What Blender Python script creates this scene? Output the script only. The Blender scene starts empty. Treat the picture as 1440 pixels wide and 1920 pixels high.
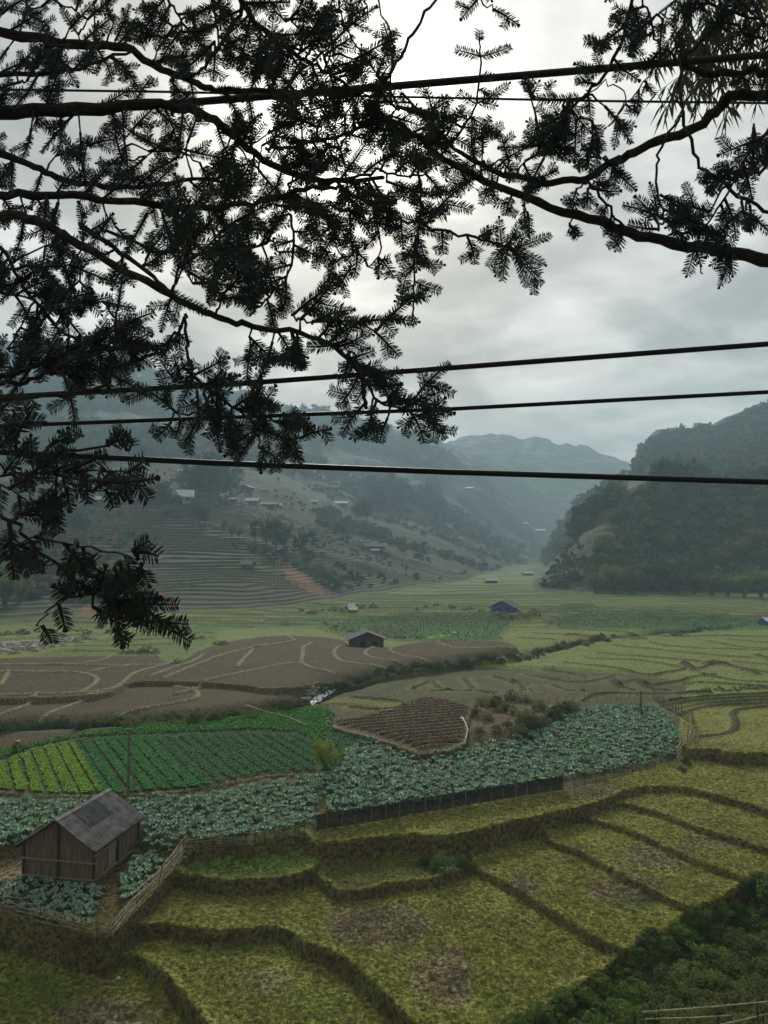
import bpy, math, random
import numpy as np
from mathutils import Vector
random.seed(7); RS = np.random.RandomState(7)
# ------------------------------------------------------------------ camera, world, sun, exposure
CZ = 20.0; PIT = math.atan(70/1442); FPX = 1442.0
SC = bpy.context.scene
cam = bpy.data.objects.new("camera", bpy.data.cameras.new("camera")); SC.collection.objects.link(cam)
cam.location = (0, 0, CZ); cam.rotation_euler = (math.pi/2+PIT, 0, 0)
cam.data.sensor_fit = 'VERTICAL'; cam.data.sensor_height = 24; cam.data.lens = 24*FPX/1920
cam.data.clip_start = 0.1; cam.data.clip_end = 9000
SC.camera = cam
cam.data.dof.use_dof = True; cam.data.dof.focus_distance = 60; cam.data.dof.aperture_fstop = 9
SUN_EL, SUN_AZ = math.radians(29), math.radians(-4)      # sun ahead of the camera, a little to the left
W = bpy.data.worlds.new("World"); SC.world = W; W.use_nodes = True
def build_world():
    nt = W.node_tree; N = nt.nodes; L = nt.links; N.clear()
    out = N.new('ShaderNodeOutputWorld'); bg = N.new('ShaderNodeBackground')
    sky = N.new('ShaderNodeTexSky'); sky.sky_type = 'NISHITA'; sky.sun_disc = False
    sky.sun_elevation = SUN_EL; sky.sun_rotation = SUN_AZ; sky.air_density = 1.5; sky.dust_density = 3
    s = N.new('ShaderNodeVectorMath'); s.operation = 'SCALE'; s.inputs[3].default_value = 0.08
    L.new(sky.outputs[0], s.inputs[0])
    tc = N.new('ShaderNodeTexCoord')
    # cloud deck: direction projected on a high plane so that the clouds flatten towards the horizon
    sep = N.new('ShaderNodeSeparateXYZ'); L.new(tc.outputs['Generated'], sep.inputs[0])
    def m(op, a, b=None, c=None, cl=False):
        n = N.new('ShaderNodeMath'); n.operation = op; n.use_clamp = cl
        for i, v in enumerate((a, b, c)):
            if v is None: continue
            if isinstance(v, (int, float)): n.inputs[i].default_value = v
            else: L.new(v, n.inputs[i])
        return n.outputs[0]
    z = m('ADD', m('MAXIMUM', sep.outputs[2], 0.0), 0.16)
    cx, cy = m('DIVIDE', sep.outputs[0], z), m('DIVIDE', sep.outputs[1], z)
    cv = N.new('ShaderNodeCombineXYZ'); L.new(cx, cv.inputs[0]); L.new(cy, cv.inputs[1]); cv.inputs[2].default_value = CLOUD_SEED
    def noise(sc, det, rough, dist=0.3):
        n = N.new('ShaderNodeTexNoise'); n.inputs['Scale'].default_value = sc; n.inputs['Detail'].default_value = det
        n.inputs['Roughness'].default_value = rough; n.inputs['Distortion'].default_value = dist
        L.new(cv.outputs[0], n.inputs['Vector']); return n.outputs[0]
    n1, n2 = noise(1.1, 4, 0.5), noise(2.6, 6, 0.58)
    dens = m('ADD', m('MULTIPLY', n1, 0.6), m('MULTIPLY', n2, 0.4))
    gap = m('SMOOTHSTEP' if False else 'MULTIPLY', m('SUBTRACT', dens, 0.47), 5.0, cl=True)      # thin places in the cloud
    sun = (math.cos(SUN_EL)*math.sin(SUN_AZ), math.cos(SUN_EL)*math.cos(SUN_AZ), math.sin(SUN_EL))
    d = N.new('ShaderNodeVectorMath'); d.operation = 'DOT_PRODUCT'; L.new(tc.outputs['Generated'], d.inputs[0]); d.inputs[1].default_value = sun
    dt = m('MAXIMUM', d.outputs['Value'], 0.0)
    glow = m('MULTIPLY', m('POWER', dt, 170.0), 2.3)
    glow2 = m('MULTIPLY', m('POWER', dt, 14.0), 0.08)
    lum = m('ADD', m('ADD', m('ADD', 0.272, m('MULTIPLY', m('SUBTRACT', n2, 0.5), 0.75)), glow2), m('MULTIPLY', gap, m('ADD', 0.19, m('MULTIPLY', m('POWER', dt, 10.0), 0.24))))
    lum = m('ADD', lum, m('MULTIPLY', glow, m('ADD', 0.5, gap)))
    cloudc = N.new('ShaderNodeVectorMath'); cloudc.operation = 'SCALE'; cloudc.inputs[0].default_value = (1.0, 0.972, 0.90)
    L.new(lum, cloudc.inputs[3])
    mx = N.new('ShaderNodeMix'); mx.data_type = 'RGBA'; mx.inputs[0].default_value = 0.92
    L.new(s.outputs[0], mx.inputs[6]); L.new(cloudc.outputs[0], mx.inputs[7])
    L.new(mx.outputs[2], bg.inputs['Color']); bg.inputs['Strength'].default_value = 1.0
    L.new(bg.outputs[0], out.inputs[0])
CLOUD_SEED = 12.4
build_world()
sun = bpy.data.objects.new("sun", bpy.data.lights.new("sun", 'SUN')); SC.collection.objects.link(sun)
sun.data.energy = 2.4; sun.data.angle = math.radians(12); sun.data.color = (1.0, 0.96, 0.88)
sv = Vector((math.cos(SUN_EL)*math.sin(SUN_AZ), math.cos(SUN_EL)*math.cos(SUN_AZ), math.sin(SUN_EL)))
sun.rotation_euler = (-sv).to_track_quat('-Z', 'Y').to_euler()
SC.view_settings.view_transform = 'Standard'; SC.view_settings.look = 'None'
SC.view_settings.exposure = 0.78; SC.view_settings.gamma = 1.0; SC.view_settings.use_curve_mapping = False
SC.render.engine = 'CYCLES'
SC.cycles.max_bounces = 6; SC.cycles.diffuse_bounces = 3; SC.cycles.glossy_bounces = 2; SC.cycles.transmission_bounces = 4
SC.cycles.volume_bounces = 1; SC.cycles.use_denoising = True; SC.cycles.transparent_max_bounces = 8

# ------------------------------------------------------------------ helpers
def ray_t(py):   # vertical tangent of the view ray through source row py
    return np.tan(PIT+np.arctan((960-np.asarray(py, float))/FPX))
def unproj(px, py, z):
    t = ray_t(py); D = (z-CZ)/t; den = D*math.cos(PIT)+(z-CZ)*math.sin(PIT)
    return np.stack([(np.asarray(px, float)-720)/FPX*den, D], -1)
def at_depth(px, py, D):
    t = float(ray_t(py)); dz = t*D; den = D*math.cos(PIT)+dz*math.sin(PIT)
    return Vector(((px-720)/FPX*den, D, CZ+dz))
def proj(X, Y, Z):
    den = Y*math.cos(PIT)+(Z-CZ)*math.sin(PIT); v = (Z-CZ)*math.cos(PIT)-Y*math.sin(PIT)
    den = np.maximum(den, 0.01)
    return 720+FPX*X/den, 960-FPX*v/den
_T = np.random.RandomState(11).rand(8, 256, 256).astype(np.float32)*2-1
def vn(x, y, k=0):
    xi = np.floor(x).astype(np.int64); yi = np.floor(y).astype(np.int64); fx = x-xi; fy = y-yi
    fx = fx*fx*fx*(fx*(fx*6-15)+10); fy = fy*fy*fy*(fy*(fy*6-15)+10); T = _T[k % 8]
    a = T[xi & 255, yi & 255]; b = T[(xi+1) & 255, yi & 255]; c = T[xi & 255, (yi+1) & 255]; d = T[(xi+1) & 255, (yi+1) & 255]
    return (a*(1-fx)+b*fx)*(1-fy)+(c*(1-fx)+d*fx)*fy
def fbm(x, y, o=4, k=0, g=0.5):
    r = 0; a = 1; t = 0
    for i in range(o): r = r+a*vn(x*2**i+17.3*i, y*2**i+9.1*i, k+i); t += a; a *= g
    return r/t
def sst(a, b, x):
    t = np.clip((x-a)/(b-a), 0, 1); return t*t*(3-2*t)
def seg_dist(X, Y, P, closed=False):   # distance to a polyline and winding test
    d2 = np.full(X.shape, 1e18); ins = np.zeros(X.shape, bool); n = len(P)
    for i in range(n if closed else n-1):
        ax, ay = P[i]; bx, by = P[(i+1) % n]; ex, ey = bx-ax, by-ay
        t = np.clip(((X-ax)*ex+(Y-ay)*ey)/(ex*ex+ey*ey+1e-12), 0, 1)
        d2 = np.minimum(d2, (X-ax-t*ex)**2+(Y-ay-t*ey)**2)
        if closed:
            c = (ay > Y) != (by > Y)
            ins ^= c & (X < (bx-ax)*(Y-ay)/((by-ay) if abs(by-ay) > 1e-12 else 1e-12)+ax)
    d = np.sqrt(d2)
    return np.where(ins, d, -d) if closed else d
def smooth_poly(P, closed=False, it=2):   # Chaikin
    P = [tuple(map(float, p)) for p in P]
    for _ in range(it):
        Q = [] if closed else [P[0]]; n = len(P)
        for i in range(n if closed else n-1):
            a, b = P[i], P[(i+1) % n]
            Q += [(a[0]*.75+b[0]*.25, a[1]*.75+b[1]*.25), (a[0]*.25+b[0]*.75, a[1]*.25+b[1]*.75)]
        if not closed: Q.append(P[-1])
        P = Q
    return P
def in_poly(px, py, P): return seg_dist(np.asarray(px, float), np.asarray(py, float), P, True) > 0
def new_mesh(name, V, F, mat=None, parent=None, smooth=False, link=True, mats=None, mi=None):
    V = np.asarray(V, np.float32).reshape(-1, 3); me = bpy.data.meshes.new(name)
    if isinstance(F, np.ndarray):
        k = F.shape[1]; me.vertices.add(len(V)); me.vertices.foreach_set('co', V.ravel())
        me.loops.add(F.size); me.loops.foreach_set('vertex_index', F.ravel().astype(np.int32))
        me.polygons.add(len(F)); me.polygons.foreach_set('loop_start', np.arange(0, F.size, k, dtype=np.int32))
        me.update(calc_edges=True)
    else:
        me.from_pydata([tuple(map(float, v)) for v in V], [], F); me.update()
    if mat: me.materials.append(mat)
    for m_ in mats or []: me.materials.append(m_)
    if mi is not None: me.polygons.foreach_set('material_index', np.asarray(mi, np.int32))
    if smooth: me.polygons.foreach_set('use_smooth', np.ones(len(me.polygons), bool))
    if not link: return me
    return obj(name, me, parent)
def obj(name, me, parent=None, loc=None, rz=None, sc=None):
    o = bpy.data.objects.new(name, me); SC.collection.objects.link(o)
    if parent: o.parent = parent
    if loc is not None: o.location = loc
    if rz is not None: o.rotation_euler = (0, 0, rz)
    if sc is not None: o.scale = sc if hasattr(sc, '__len__') else (sc, sc, sc)
    return o
def tag(o, label=None, cat=None, group=None, kind=None):
    if label: o['label'] = label
    if cat: o['category'] = cat
    if group: o['group'] = group
    if kind: o['kind'] = kind
    return o
def thing(name, label, cat, loc=(0, 0, 0), rz=0, group=None):
    return tag(obj(name, None, None, loc, rz), label, cat, group)
class MB:
    def __init__(s): s.V = []; s.F = []
    def add(s, V, F):
        b = len(s.V); s.V += [tuple(v) for v in V]; s.F += [tuple(i+b for i in f) for f in F]; return s
    def box(s, c, d, M=None):
        x, y, z = d[0]/2, d[1]/2, d[2]/2; c = Vector(c)
        V = [Vector((i*x, j*y, k*z)) for k in (-1, 1) for j in (-1, 1) for i in (-1, 1)]
        if M: V = [M @ v for v in V]
        return s.add([c+v for v in V], [(0, 2, 3, 1), (4, 5, 7, 6), (0, 1, 5, 4), (2, 6, 7, 3), (0, 4, 6, 2), (1, 3, 7, 5)])
    def beam(s, a, b, w, h=None):
        a, b = Vector(a), Vector(b); d = b-a; M = d.to_track_quat('Y', 'Z').to_matrix()
        return s.box((a+b)/2, (w, d.length, h or w), M)
    def tube(s, P, R, n=6, cap=True):
        P = [Vector(p) for p in P]; R = list(R) if hasattr(R, '__len__') else [R]*len(P)
        V = []; F = []; pn = None
        for i, p in enumerate(P):
            t = (P[min(i+1, len(P)-1)]-P[max(i-1, 0)]).normalized()
            if pn is None: pn = t.orthogonal().normalized()
            pn = (pn-t*pn.dot(t)); pn = pn.normalized() if pn.length > 1e-6 else t.orthogonal().normalized()
            bn = t.cross(pn)
            for k in range(n):
                a = 2*math.pi*k/n; V.append(p+(pn*math.cos(a)+bn*math.sin(a))*R[i])
        for i in range(len(P)-1):
            for k in range(n):
                k2 = (k+1) % n; F.append((i*n+k, i*n+k2, (i+1)*n+k2, (i+1)*n+k))
        if cap: F += [tuple(range(n))[::-1], tuple((len(P)-1)*n+k for k in range(n))]
        return s.add(V, F)
    def build(s, name, mat=None, parent=None, smooth=False, link=True): return new_mesh(name, s.V, s.F, mat, parent, smooth, link)
def mat(name, col, col2=None, scale=5.0, rough=0.85, bump=0.0, detail=4.0, rnd=0.0, spec=0.2, stretch=None, trans=0.0, bscale=None, lo=0.35, hi=0.65, attr=None, dist=0.02):
    M = bpy.data.materials.new(name); M.use_nodes = True; nt = M.node_tree; N = nt.nodes; L = nt.links
    B = N['Principled BSDF']; B.inputs['Roughness'].default_value = rough; B.inputs['Specular IOR Level'].default_value = spec
    tc = N.new('ShaderNodeTexCoord'); vec = tc.outputs['Object']
    if stretch:
        mp = N.new('ShaderNodeMapping'); mp.inputs['Scale'].default_value = stretch; L.new(vec, mp.inputs[0]); vec = mp.outputs[0]
    nz = N.new('ShaderNodeTexNoise'); nz.inputs['Scale'].default_value = scale; nz.inputs['Detail'].default_value = detail; L.new(vec, nz.inputs['Vector'])
    mr = N.new('ShaderNodeMapRange'); mr.inputs[1].default_value = lo; mr.inputs[2].default_value = hi; L.new(nz.outputs[0], mr.inputs[0])
    mx = N.new('ShaderNodeMix'); mx.data_type = 'RGBA'; mx.inputs[6].default_value = (*col, 1); mx.inputs[7].default_value = (*(col2 or [c*.6 for c in col]), 1)
    L.new(mr.outputs[0], mx.inputs[0]); c = mx.outputs[2]
    if attr:
        at = N.new('ShaderNodeAttribute'); at.attribute_name = attr
        mu = N.new('ShaderNodeMix'); mu.data_type = 'RGBA'; mu.blend_type = 'MULTIPLY'; mu.inputs[0].default_value = 1; L.new(c, mu.inputs[6]); L.new(at.outputs['Color'], mu.inputs[7]); c = mu.outputs[2]
    if rnd:
        oi = N.new('ShaderNodeObjectInfo'); hs = N.new('ShaderNodeHueSaturation')
        r = N.new('ShaderNodeMapRange'); r.inputs[3].default_value = 1-rnd; r.inputs[4].default_value = 1+rnd; L.new(oi.outputs['Random'], r.inputs[0]); L.new(r.outputs[0], hs.inputs['Value'])
        L.new(c, hs.inputs['Color']); c = hs.outputs[0]
    L.new(c, B.inputs['Base Color'])
    if bump:
        n2 = N.new('ShaderNodeTexNoise'); n2.inputs['Scale'].default_value = bscale or scale*2; n2.inputs['Detail'].default_value = 5; L.new(vec, n2.inputs['Vector'])
        bp = N.new('ShaderNodeBump'); bp.inputs['Strength'].default_value = bump; bp.inputs['Distance'].default_value = dist; L.new(n2.outputs[0], bp.inputs['Height']); L.new(bp.outputs[0], B.inputs['Normal'])
    if trans:
        tr = N.new('ShaderNodeBsdfTranslucent'); L.new(c, tr.inputs[0]); ms = N.new('ShaderNodeMixShader'); ms.inputs[0].default_value = trans
        L.new(B.outputs[0], ms.inputs[1]); L.new(tr.outputs[0], ms.inputs[2]); L.new(ms.outputs[0], N['Material Output'].inputs[0])
    return M
# ------------------------------------------------------------------ terrain: base relief from depth profiles
ZP = 3.6
def zd(D, py): return CZ+D*float(ray_t(py))
def colprof(base, pts):      # base: depth where the plain ends; pts: (depth, source row)
    return [(0, ZP), (base, ZP)]+[(D, zd(D, y)) for D, y in pts]
FAR = [(1400, None)]
PROF = {
 -2600: colprof(110, [(200, 960), (400, 800), (700, 650), (1100, 520), (1400, 480), (1800, 600), (2700, 800)]),
 -900: colprof(125, [(160, 1110), (240, 1000), (360, 900), (520, 780), (800, 660), (1100, 590), (1400, 545), (1750, 650), (2200, 800), (2700, 900)]),
 -250: colprof(145, [(180, 1140), (250, 1050), (360, 955), (520, 860), (800, 750), (1100, 670), (1400, 610), (1750, 700), (2200, 820), (2700, 900)]),
 0: colprof(153, [(190, 1135), (260, 1050), (360, 962), (520, 875), (800, 770), (1100, 700), (1400, 640), (1750, 720), (2200, 830), (2700, 900)]),
 120: colprof(165, [(200, 1130), (270, 1045), (370, 955), (520, 872), (800, 775), (1100, 700), (1400, 642), (1750, 720), (2200, 830), (2700, 900)]),
 230: colprof(175, [(212, 1118), (285, 1036), (385, 948), (540, 872), (800, 785), (1100, 710), (1400, 655), (1750, 730), (2200, 830), (2700, 900)]),
 330: colprof(182, [(220, 1118), (290, 1040), (390, 950), (540, 880), (800, 805), (1100, 750), (1400, 716), (1750, 760), (2200, 830), (2700, 900)]),
 450: colprof(189, [(225, 1112), (285, 1045), (350, 1000), (450, 950), (600, 895), (850, 825), (1100, 775), (1400, 730), (1750, 780), (2200, 830), (2700, 900)]),
 530: colprof(200, [(235, 1110), (290, 1062), (360, 1010), (480, 960), (640, 905), (850, 855), (1100, 810), (1400, 766), (1750, 800), (2200, 830), (2700, 900)]),
 600: colprof(222, [(250, 1110), (300, 1070), (380, 1020), (500, 975), (660, 930), (850, 885), (1100, 825), (1400, 764), (1750, 800), (2200, 830), (2700, 900)]),
 680: colprof(262, [(300, 1095), (360, 1055), (450, 1020), (560, 990), (720, 955), (900, 905), (1150, 840), (1400, 790), (1750, 810), (2200, 832), (2700, 900)]),
 780: colprof(310, [(350, 1090), (430, 1055), (520, 1028), (650, 995), (820, 960), (1000, 915), (1200, 860), (1400, 812), (1750, 820), (2200, 832), (2700, 900)]),
 850: colprof(345, [(400, 1084), (500, 1058), (620, 1032), (780, 1002), (950, 965), (1150, 910), (1400, 845), (1750, 850), (2200, 832), (2700, 900)]),
 900: colprof(380, [(450, 1083), (560, 1065), (700, 1045), (860, 1020), (1050, 975), (1400, 890), (1750, 860), (2200, 818), (2700, 900)]),
 960: colprof(430, [(520, 1080), (650, 1070), (800, 1058), (1000, 1030), (1400, 955), (1750, 890), (2200, 820), (2700, 900)]),
 990: colprof(430, [(520, 1080), (650, 1070), (800, 1060), (1000, 1040), (1400, 975), (1750, 900), (2200, 822), (2700, 900)]),
 1020: colprof(285, [(310, 1092), (335, 1080), (380, 1082), (700, 1078), (900, 1045), (1040, 1062), (1220, 1048), (1480, 985), (1750, 905), (2200, 825), (2700, 900)]),
 1060: colprof(284, [(310, 1072), (340, 1040), (380, 1035), (520, 1045), (700, 1020), (900, 985), (1040, 1010), (1220, 1048), (1480, 990), (1750, 910), (2200, 832), (2700, 900)]),
 1100: colprof(283, [(310, 1055), (345, 1000), (385, 980), (520, 1000), (700, 960), (900, 928), (1040, 960), (1220, 1040), (1480, 990), (1750, 915), (2200, 845), (2700, 900)]),
 1140: colprof(283, [(308, 1062), (345, 985), (385, 948), (520, 965), (700, 930), (900, 908), (1080, 930), (1220, 1020), (1480, 990), (1750, 925), (2200, 858), (2700, 920)]),
 1180: colprof(283, [(308, 1062), (345, 980), (385, 922), (520, 935), (700, 905), (900, 888), (1080, 910), (1220, 1000), (1480, 990), (2200, 870), (2700, 920)]),
 1200: colprof(283, [(308, 1062), (345, 978), (385, 912), (520, 922), (700, 878), (900, 846), (1080, 880), (1220, 1000), (1480, 990), (2200, 880), (2700, 920)]),
 1235: colprof(283, [(308, 1064), (345, 975), (385, 898), (520, 905), (700, 855), (900, 813), (1080, 850), (1220, 960), (1480, 990), (2700, 950)]),
 1270: colprof(283, [(308, 1064), (345, 972), (385, 894), (520, 900), (700, 850), (900, 808), (1080, 850), (1220, 960), (1480, 990), (2700, 950)]),
 1340: colprof(283, [(308, 1066), (345, 975), (385, 905), (520, 905), (700, 850), (900, 803), (1080, 840), (1220, 940), (1480, 990), (2700, 950)]),
 1385: colprof(283, [(308, 1066), (345, 975), (385, 908), (520, 900), (700, 838), (900, 784), (1080, 820), (1220, 940), (1480, 990), (2700, 950)]),
 1430: colprof(283, [(308, 1066), (345, 972), (385, 905), (520, 890), (700, 820), (900, 762), (1080, 800), (1220, 900), (1480, 980), (2700, 950)]),
 1600: colprof(280, [(305, 1060), (345, 960), (385, 880), (520, 840), (700, 780), (900, 720), (1080, 740), (1220, 850), (1480, 950), (2700, 950)]),
 2300: colprof(200, [(240, 1010), (330, 860), (440, 740), (620, 600), (900, 600), (1400, 700), (2700, 800)]),
 4200: colprof(120, [(200, 900), (440, 640), (620, 500), (900, 500), (1400, 600), (2700, 700)]),
}
def rows():
    R = list(np.geomspace(0.8, 26, 60)); D = 26.2
    while D < 2700:
        R.append(D)
        if D < 160: st = min(0.5, (0.85 if D < 60 or D > 90 else .55)*D*D/(17*FPX))
        elif D < 460: st = 0.7
        elif D < 800: st = 1.9
        else: st = 6.0
        D += max(st, 0.045)
    return np.array(R)
DR = rows()
PXC = np.concatenate([np.linspace(-1580, -320, 50), np.arange(-300, 1742, 2.0), np.linspace(1765, 3020, 50)])
SR = (PXC-720)/FPX
X, Y = SR[None, :]*DR[:, None], np.repeat(DR[:, None], len(SR), 1)
print('grid', X.shape)
pk = sorted(PROF); Zc = np.stack([np.interp(DR, [a for a, b in PROF[k]], [b for a, b in PROF[k]]) for k in pk], 1)
from_idx = np.interp(PXC, pk, np.arange(len(pk)))
i0 = np.clip(np.floor(from_idx).astype(int), 0, len(pk)-2); fr = from_idx-i0; fr = fr*fr*(3-2*fr)*0.5+fr*0.5
Z = Zc[:, i0]*(1-fr)+Zc[:, i0+1]*fr
PXG = np.repeat(PXC[None, :], len(DR), 0)
# hill mask and relief noise
hill = sst(0.15, 1.6, Z-ZP)
far = sst(450, 1100, Y)
amp = 1.2+np.clip((Y-200)/1200, 0, 1)*16
nz = fbm(X/70, Y/70, 5, 0)*0.6+fbm(X/24, Y/24, 4, 3)*0.3
gully = np.abs(fbm(X/150+3, Y/260, 4, 5))
Z = Z+hill*amp*nz+hill*far*(gully-0.25)*34
RIGHT = sst(1000, 1030, PXG)*hill
Z = Z+RIGHT*(1-far)*(fbm(X/14, Y/14, 4, 2)*2.2+np.abs(fbm(X/40, Y/60, 3, 1))*5-1)
Z = Z+(1-hill)*0.12*fbm(X/9, Y/9, 3, 4)*sst(110, 140, Y)
# terraced steps on the left-hand slope
TM = hill*(1-sst(985, 1010, PXG))*(1-sst(520, 760, Y))
wv = 1.2*fbm(X/45, Y/30, 3, 6)*sst(0, 6, Z-ZP); zt_ = np.linspace(-5, 400, 4000); gt_ = zt_/1.45+9*(1-np.exp(-np.maximum(zt_-ZP, 0)/9)); zz = np.interp(Z+wv, zt_, gt_); fl = np.floor(zz); fq = zz-fl
terr = np.interp(fl+sst(0.62, 0.95, fq), gt_, zt_)-wv
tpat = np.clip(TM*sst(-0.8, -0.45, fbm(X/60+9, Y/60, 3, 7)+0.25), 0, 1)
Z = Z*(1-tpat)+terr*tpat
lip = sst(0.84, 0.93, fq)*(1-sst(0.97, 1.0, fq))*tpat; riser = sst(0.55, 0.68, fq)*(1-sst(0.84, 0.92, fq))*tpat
# ---------------- colours
def C(*c): return np.array(c, np.float32)
OL = C(.170, .166, .036); OLF = C(.150, .182, .045); BR = C(.070, .054, .026); GNV = C(.05, .16, .03); BANK = C(.06, .05, .02)
col = np.empty(X.shape+(3,), np.float32); col[:] = OLF; det = np.full(X.shape, 0.5, np.float32)
def paint(m, c, a=1.0):
    m = (m*a)[..., None]; col[:] = col*(1-m)+np.asarray(c, np.float32)*m
n1 = fbm(X/25, Y/18, 4, 1); n2 = fbm(X/7, Y/5, 3, 2)
hc = C(.034, .047, .022)+np.clip(n1, -.5, .5)[..., None]*C(.016, .020, .008)
col[:] = col*(1-hill[..., None])+hc*hill[..., None]
paint(hill*sst(0.05, 0.35, fbm(X/33+5, Y/28, 3, 3))*(1-far), (.05, .075, .03), .8)
paint(hill*sst(400, 700, Y)*0.92, (.027, .052, .024)); paint(hill*sst(300, 420, Y)*sst(-.1, .3, fbm(X/40, Y/40, 4, 4))*.7, (.055, .072, .030))
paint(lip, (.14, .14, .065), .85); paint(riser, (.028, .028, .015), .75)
paint(RIGHT*(1-sst(700, 1200, Y)), (.050, .064, .028)); paint(RIGHT*(1-far)*sst(.15, .5, fbm(X/22, Y/22+Z/30, 3, 6)), (.065, .070, .034), .7)
PX, PY = proj(X, Y, Z)
def pm(P, soft=6, nsc=0.0):     # soft mask of a traced region (source pixels), edges broken by world-space noise
    P = smooth_poly(P, True, 2); xs = [p[0] for p in P]; ys = [p[1] for p in P]; b = soft+nsc+4
    sel = (PX > min(xs)-b) & (PX < max(xs)+b) & (PY > min(ys)-b) & (PY < max(ys)+b); m = np.zeros(X.shape, np.float32)
    d = seg_dist(PX[sel], PY[sel], P, True)
    if nsc: d = d+nsc*fbm(X[sel]/np.maximum(Y[sel], 1)*160, Y[sel]/np.maximum(Y[sel], 1)+Y[sel]/5, 3, 2)
    m[sel] = sst(-soft, soft, d); return m
# bare grassy flank, red earth scars
paint(pm([(1000, 1100), (1010, 1075), (1060, 1030), (1100, 985), (1130, 965), (1110, 1010), (1095, 1060), (1100, 1112), (1040, 1112)], 10, 12), (.050, .058, .026), .8); paint(RIGHT*(1-far)*sst(0, .3, fbm(X/7, Y/7+Z/9, 4, 3)), (.085, .070, .038), .5)
for P in ([(530, 1068), (548, 1062), (575, 1082), (600, 1100), (622, 1118), (598, 1118), (560, 1100), (540, 1085)],
          [(90, 1055), (120, 1050), (130, 1095), (115, 1110)], [(140, 1140), (185, 1135), (190, 1165), (150, 1160)], [(285, 1095), (340, 1140), (345, 1155), (300, 1130)], [(190, 1000), (220, 1000), (215, 1025)]):
    paint(pm(P, 5, 8)*hill, (.21, .095, .052), .8)
paint(pm([(700, 1080), (860, 1060), (940, 1085), (850, 1100), (700, 1110)], 12, 6)*hill, (.035, .042, .018), .5)
paint(pm([(590, 1030), (700, 1025), (830, 1060), (800, 1085), (600, 1060)], 12, 6)*hill, (.050, .042, .026), .7)
# ---------------- plots: traced outlines laid on their own level
NS = np.zeros(X.shape, np.float32)
bank_w = lambda D: 0.28
def wpoly(P, z, it=2):
    P = smooth_poly(P, True, it); Q = unproj([p[0] for p in P], [p[1] for p in P], z); return [tuple(q) for q in Q]
wob = 0.09*fbm(X/0.8, Y/0.8, 3, 1)+0.10*fbm(X/2.7, Y/2.7, 2, 3)
def plot(P, z, c=None, bw=0.3, lipc=None, it=2, d_=None, rough=1.0, bund=0.0, only_col=False, zlev=None):
    if z is None:
        Q = np.array([list(unproj(a, b_, c_))+[c_] for a, b_, c_ in P]); W_ = smooth_poly([tuple(q[:2]) for q in Q], True, it)
        co = np.linalg.lstsq(np.c_[Q[:, :2], np.ones(len(Q))], Q[:, 2], rcond=None)[0]; zf = lambda a, b_: co[0]*a+co[1]*b_+co[2]
    else: W_ = wpoly(P, z, it); zf = lambda a, b_: z
    xs = [p[0] for p in W_]; ys = [p[1] for p in W_]; b = bw+1.5
    sel = (X > min(xs)-b) & (X < max(xs)+b) & (Y > min(ys)-b) & (Y < max(ys)+b)
    x, y = X[sel], Y[sel]; d = seg_dist(x, y, W_, True)+wob[sel]*rough*np.clip(y/60, 1, 3)
    w = sst(-bw, 0, d)
    if not only_col:
        Z[sel] = Z[sel]*(1-w)+zf(x, y)*w
        if bund: Z[sel] += bund*np.exp(-((d-0.15)/0.22)**2)
    if c is not None:
        k = sst(-bw*0.15, 0.06, d)[:, None]; cc = col[sel]*(1-k)+np.asarray(c, np.float32)*k
        if lipc is not None:
            l = (sst(-bw*.3, 0.0, d)*(1-sst(0.12, 0.45, d)))[:, None]*0.7; cc = cc*(1-l)+np.asarray(lipc, np.float32)*l
        col[sel] = cc
    if d_ is not None: det[sel] = det[sel]*(1-w)+d_*w
near = (1-sst(60, 75, Y))
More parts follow.
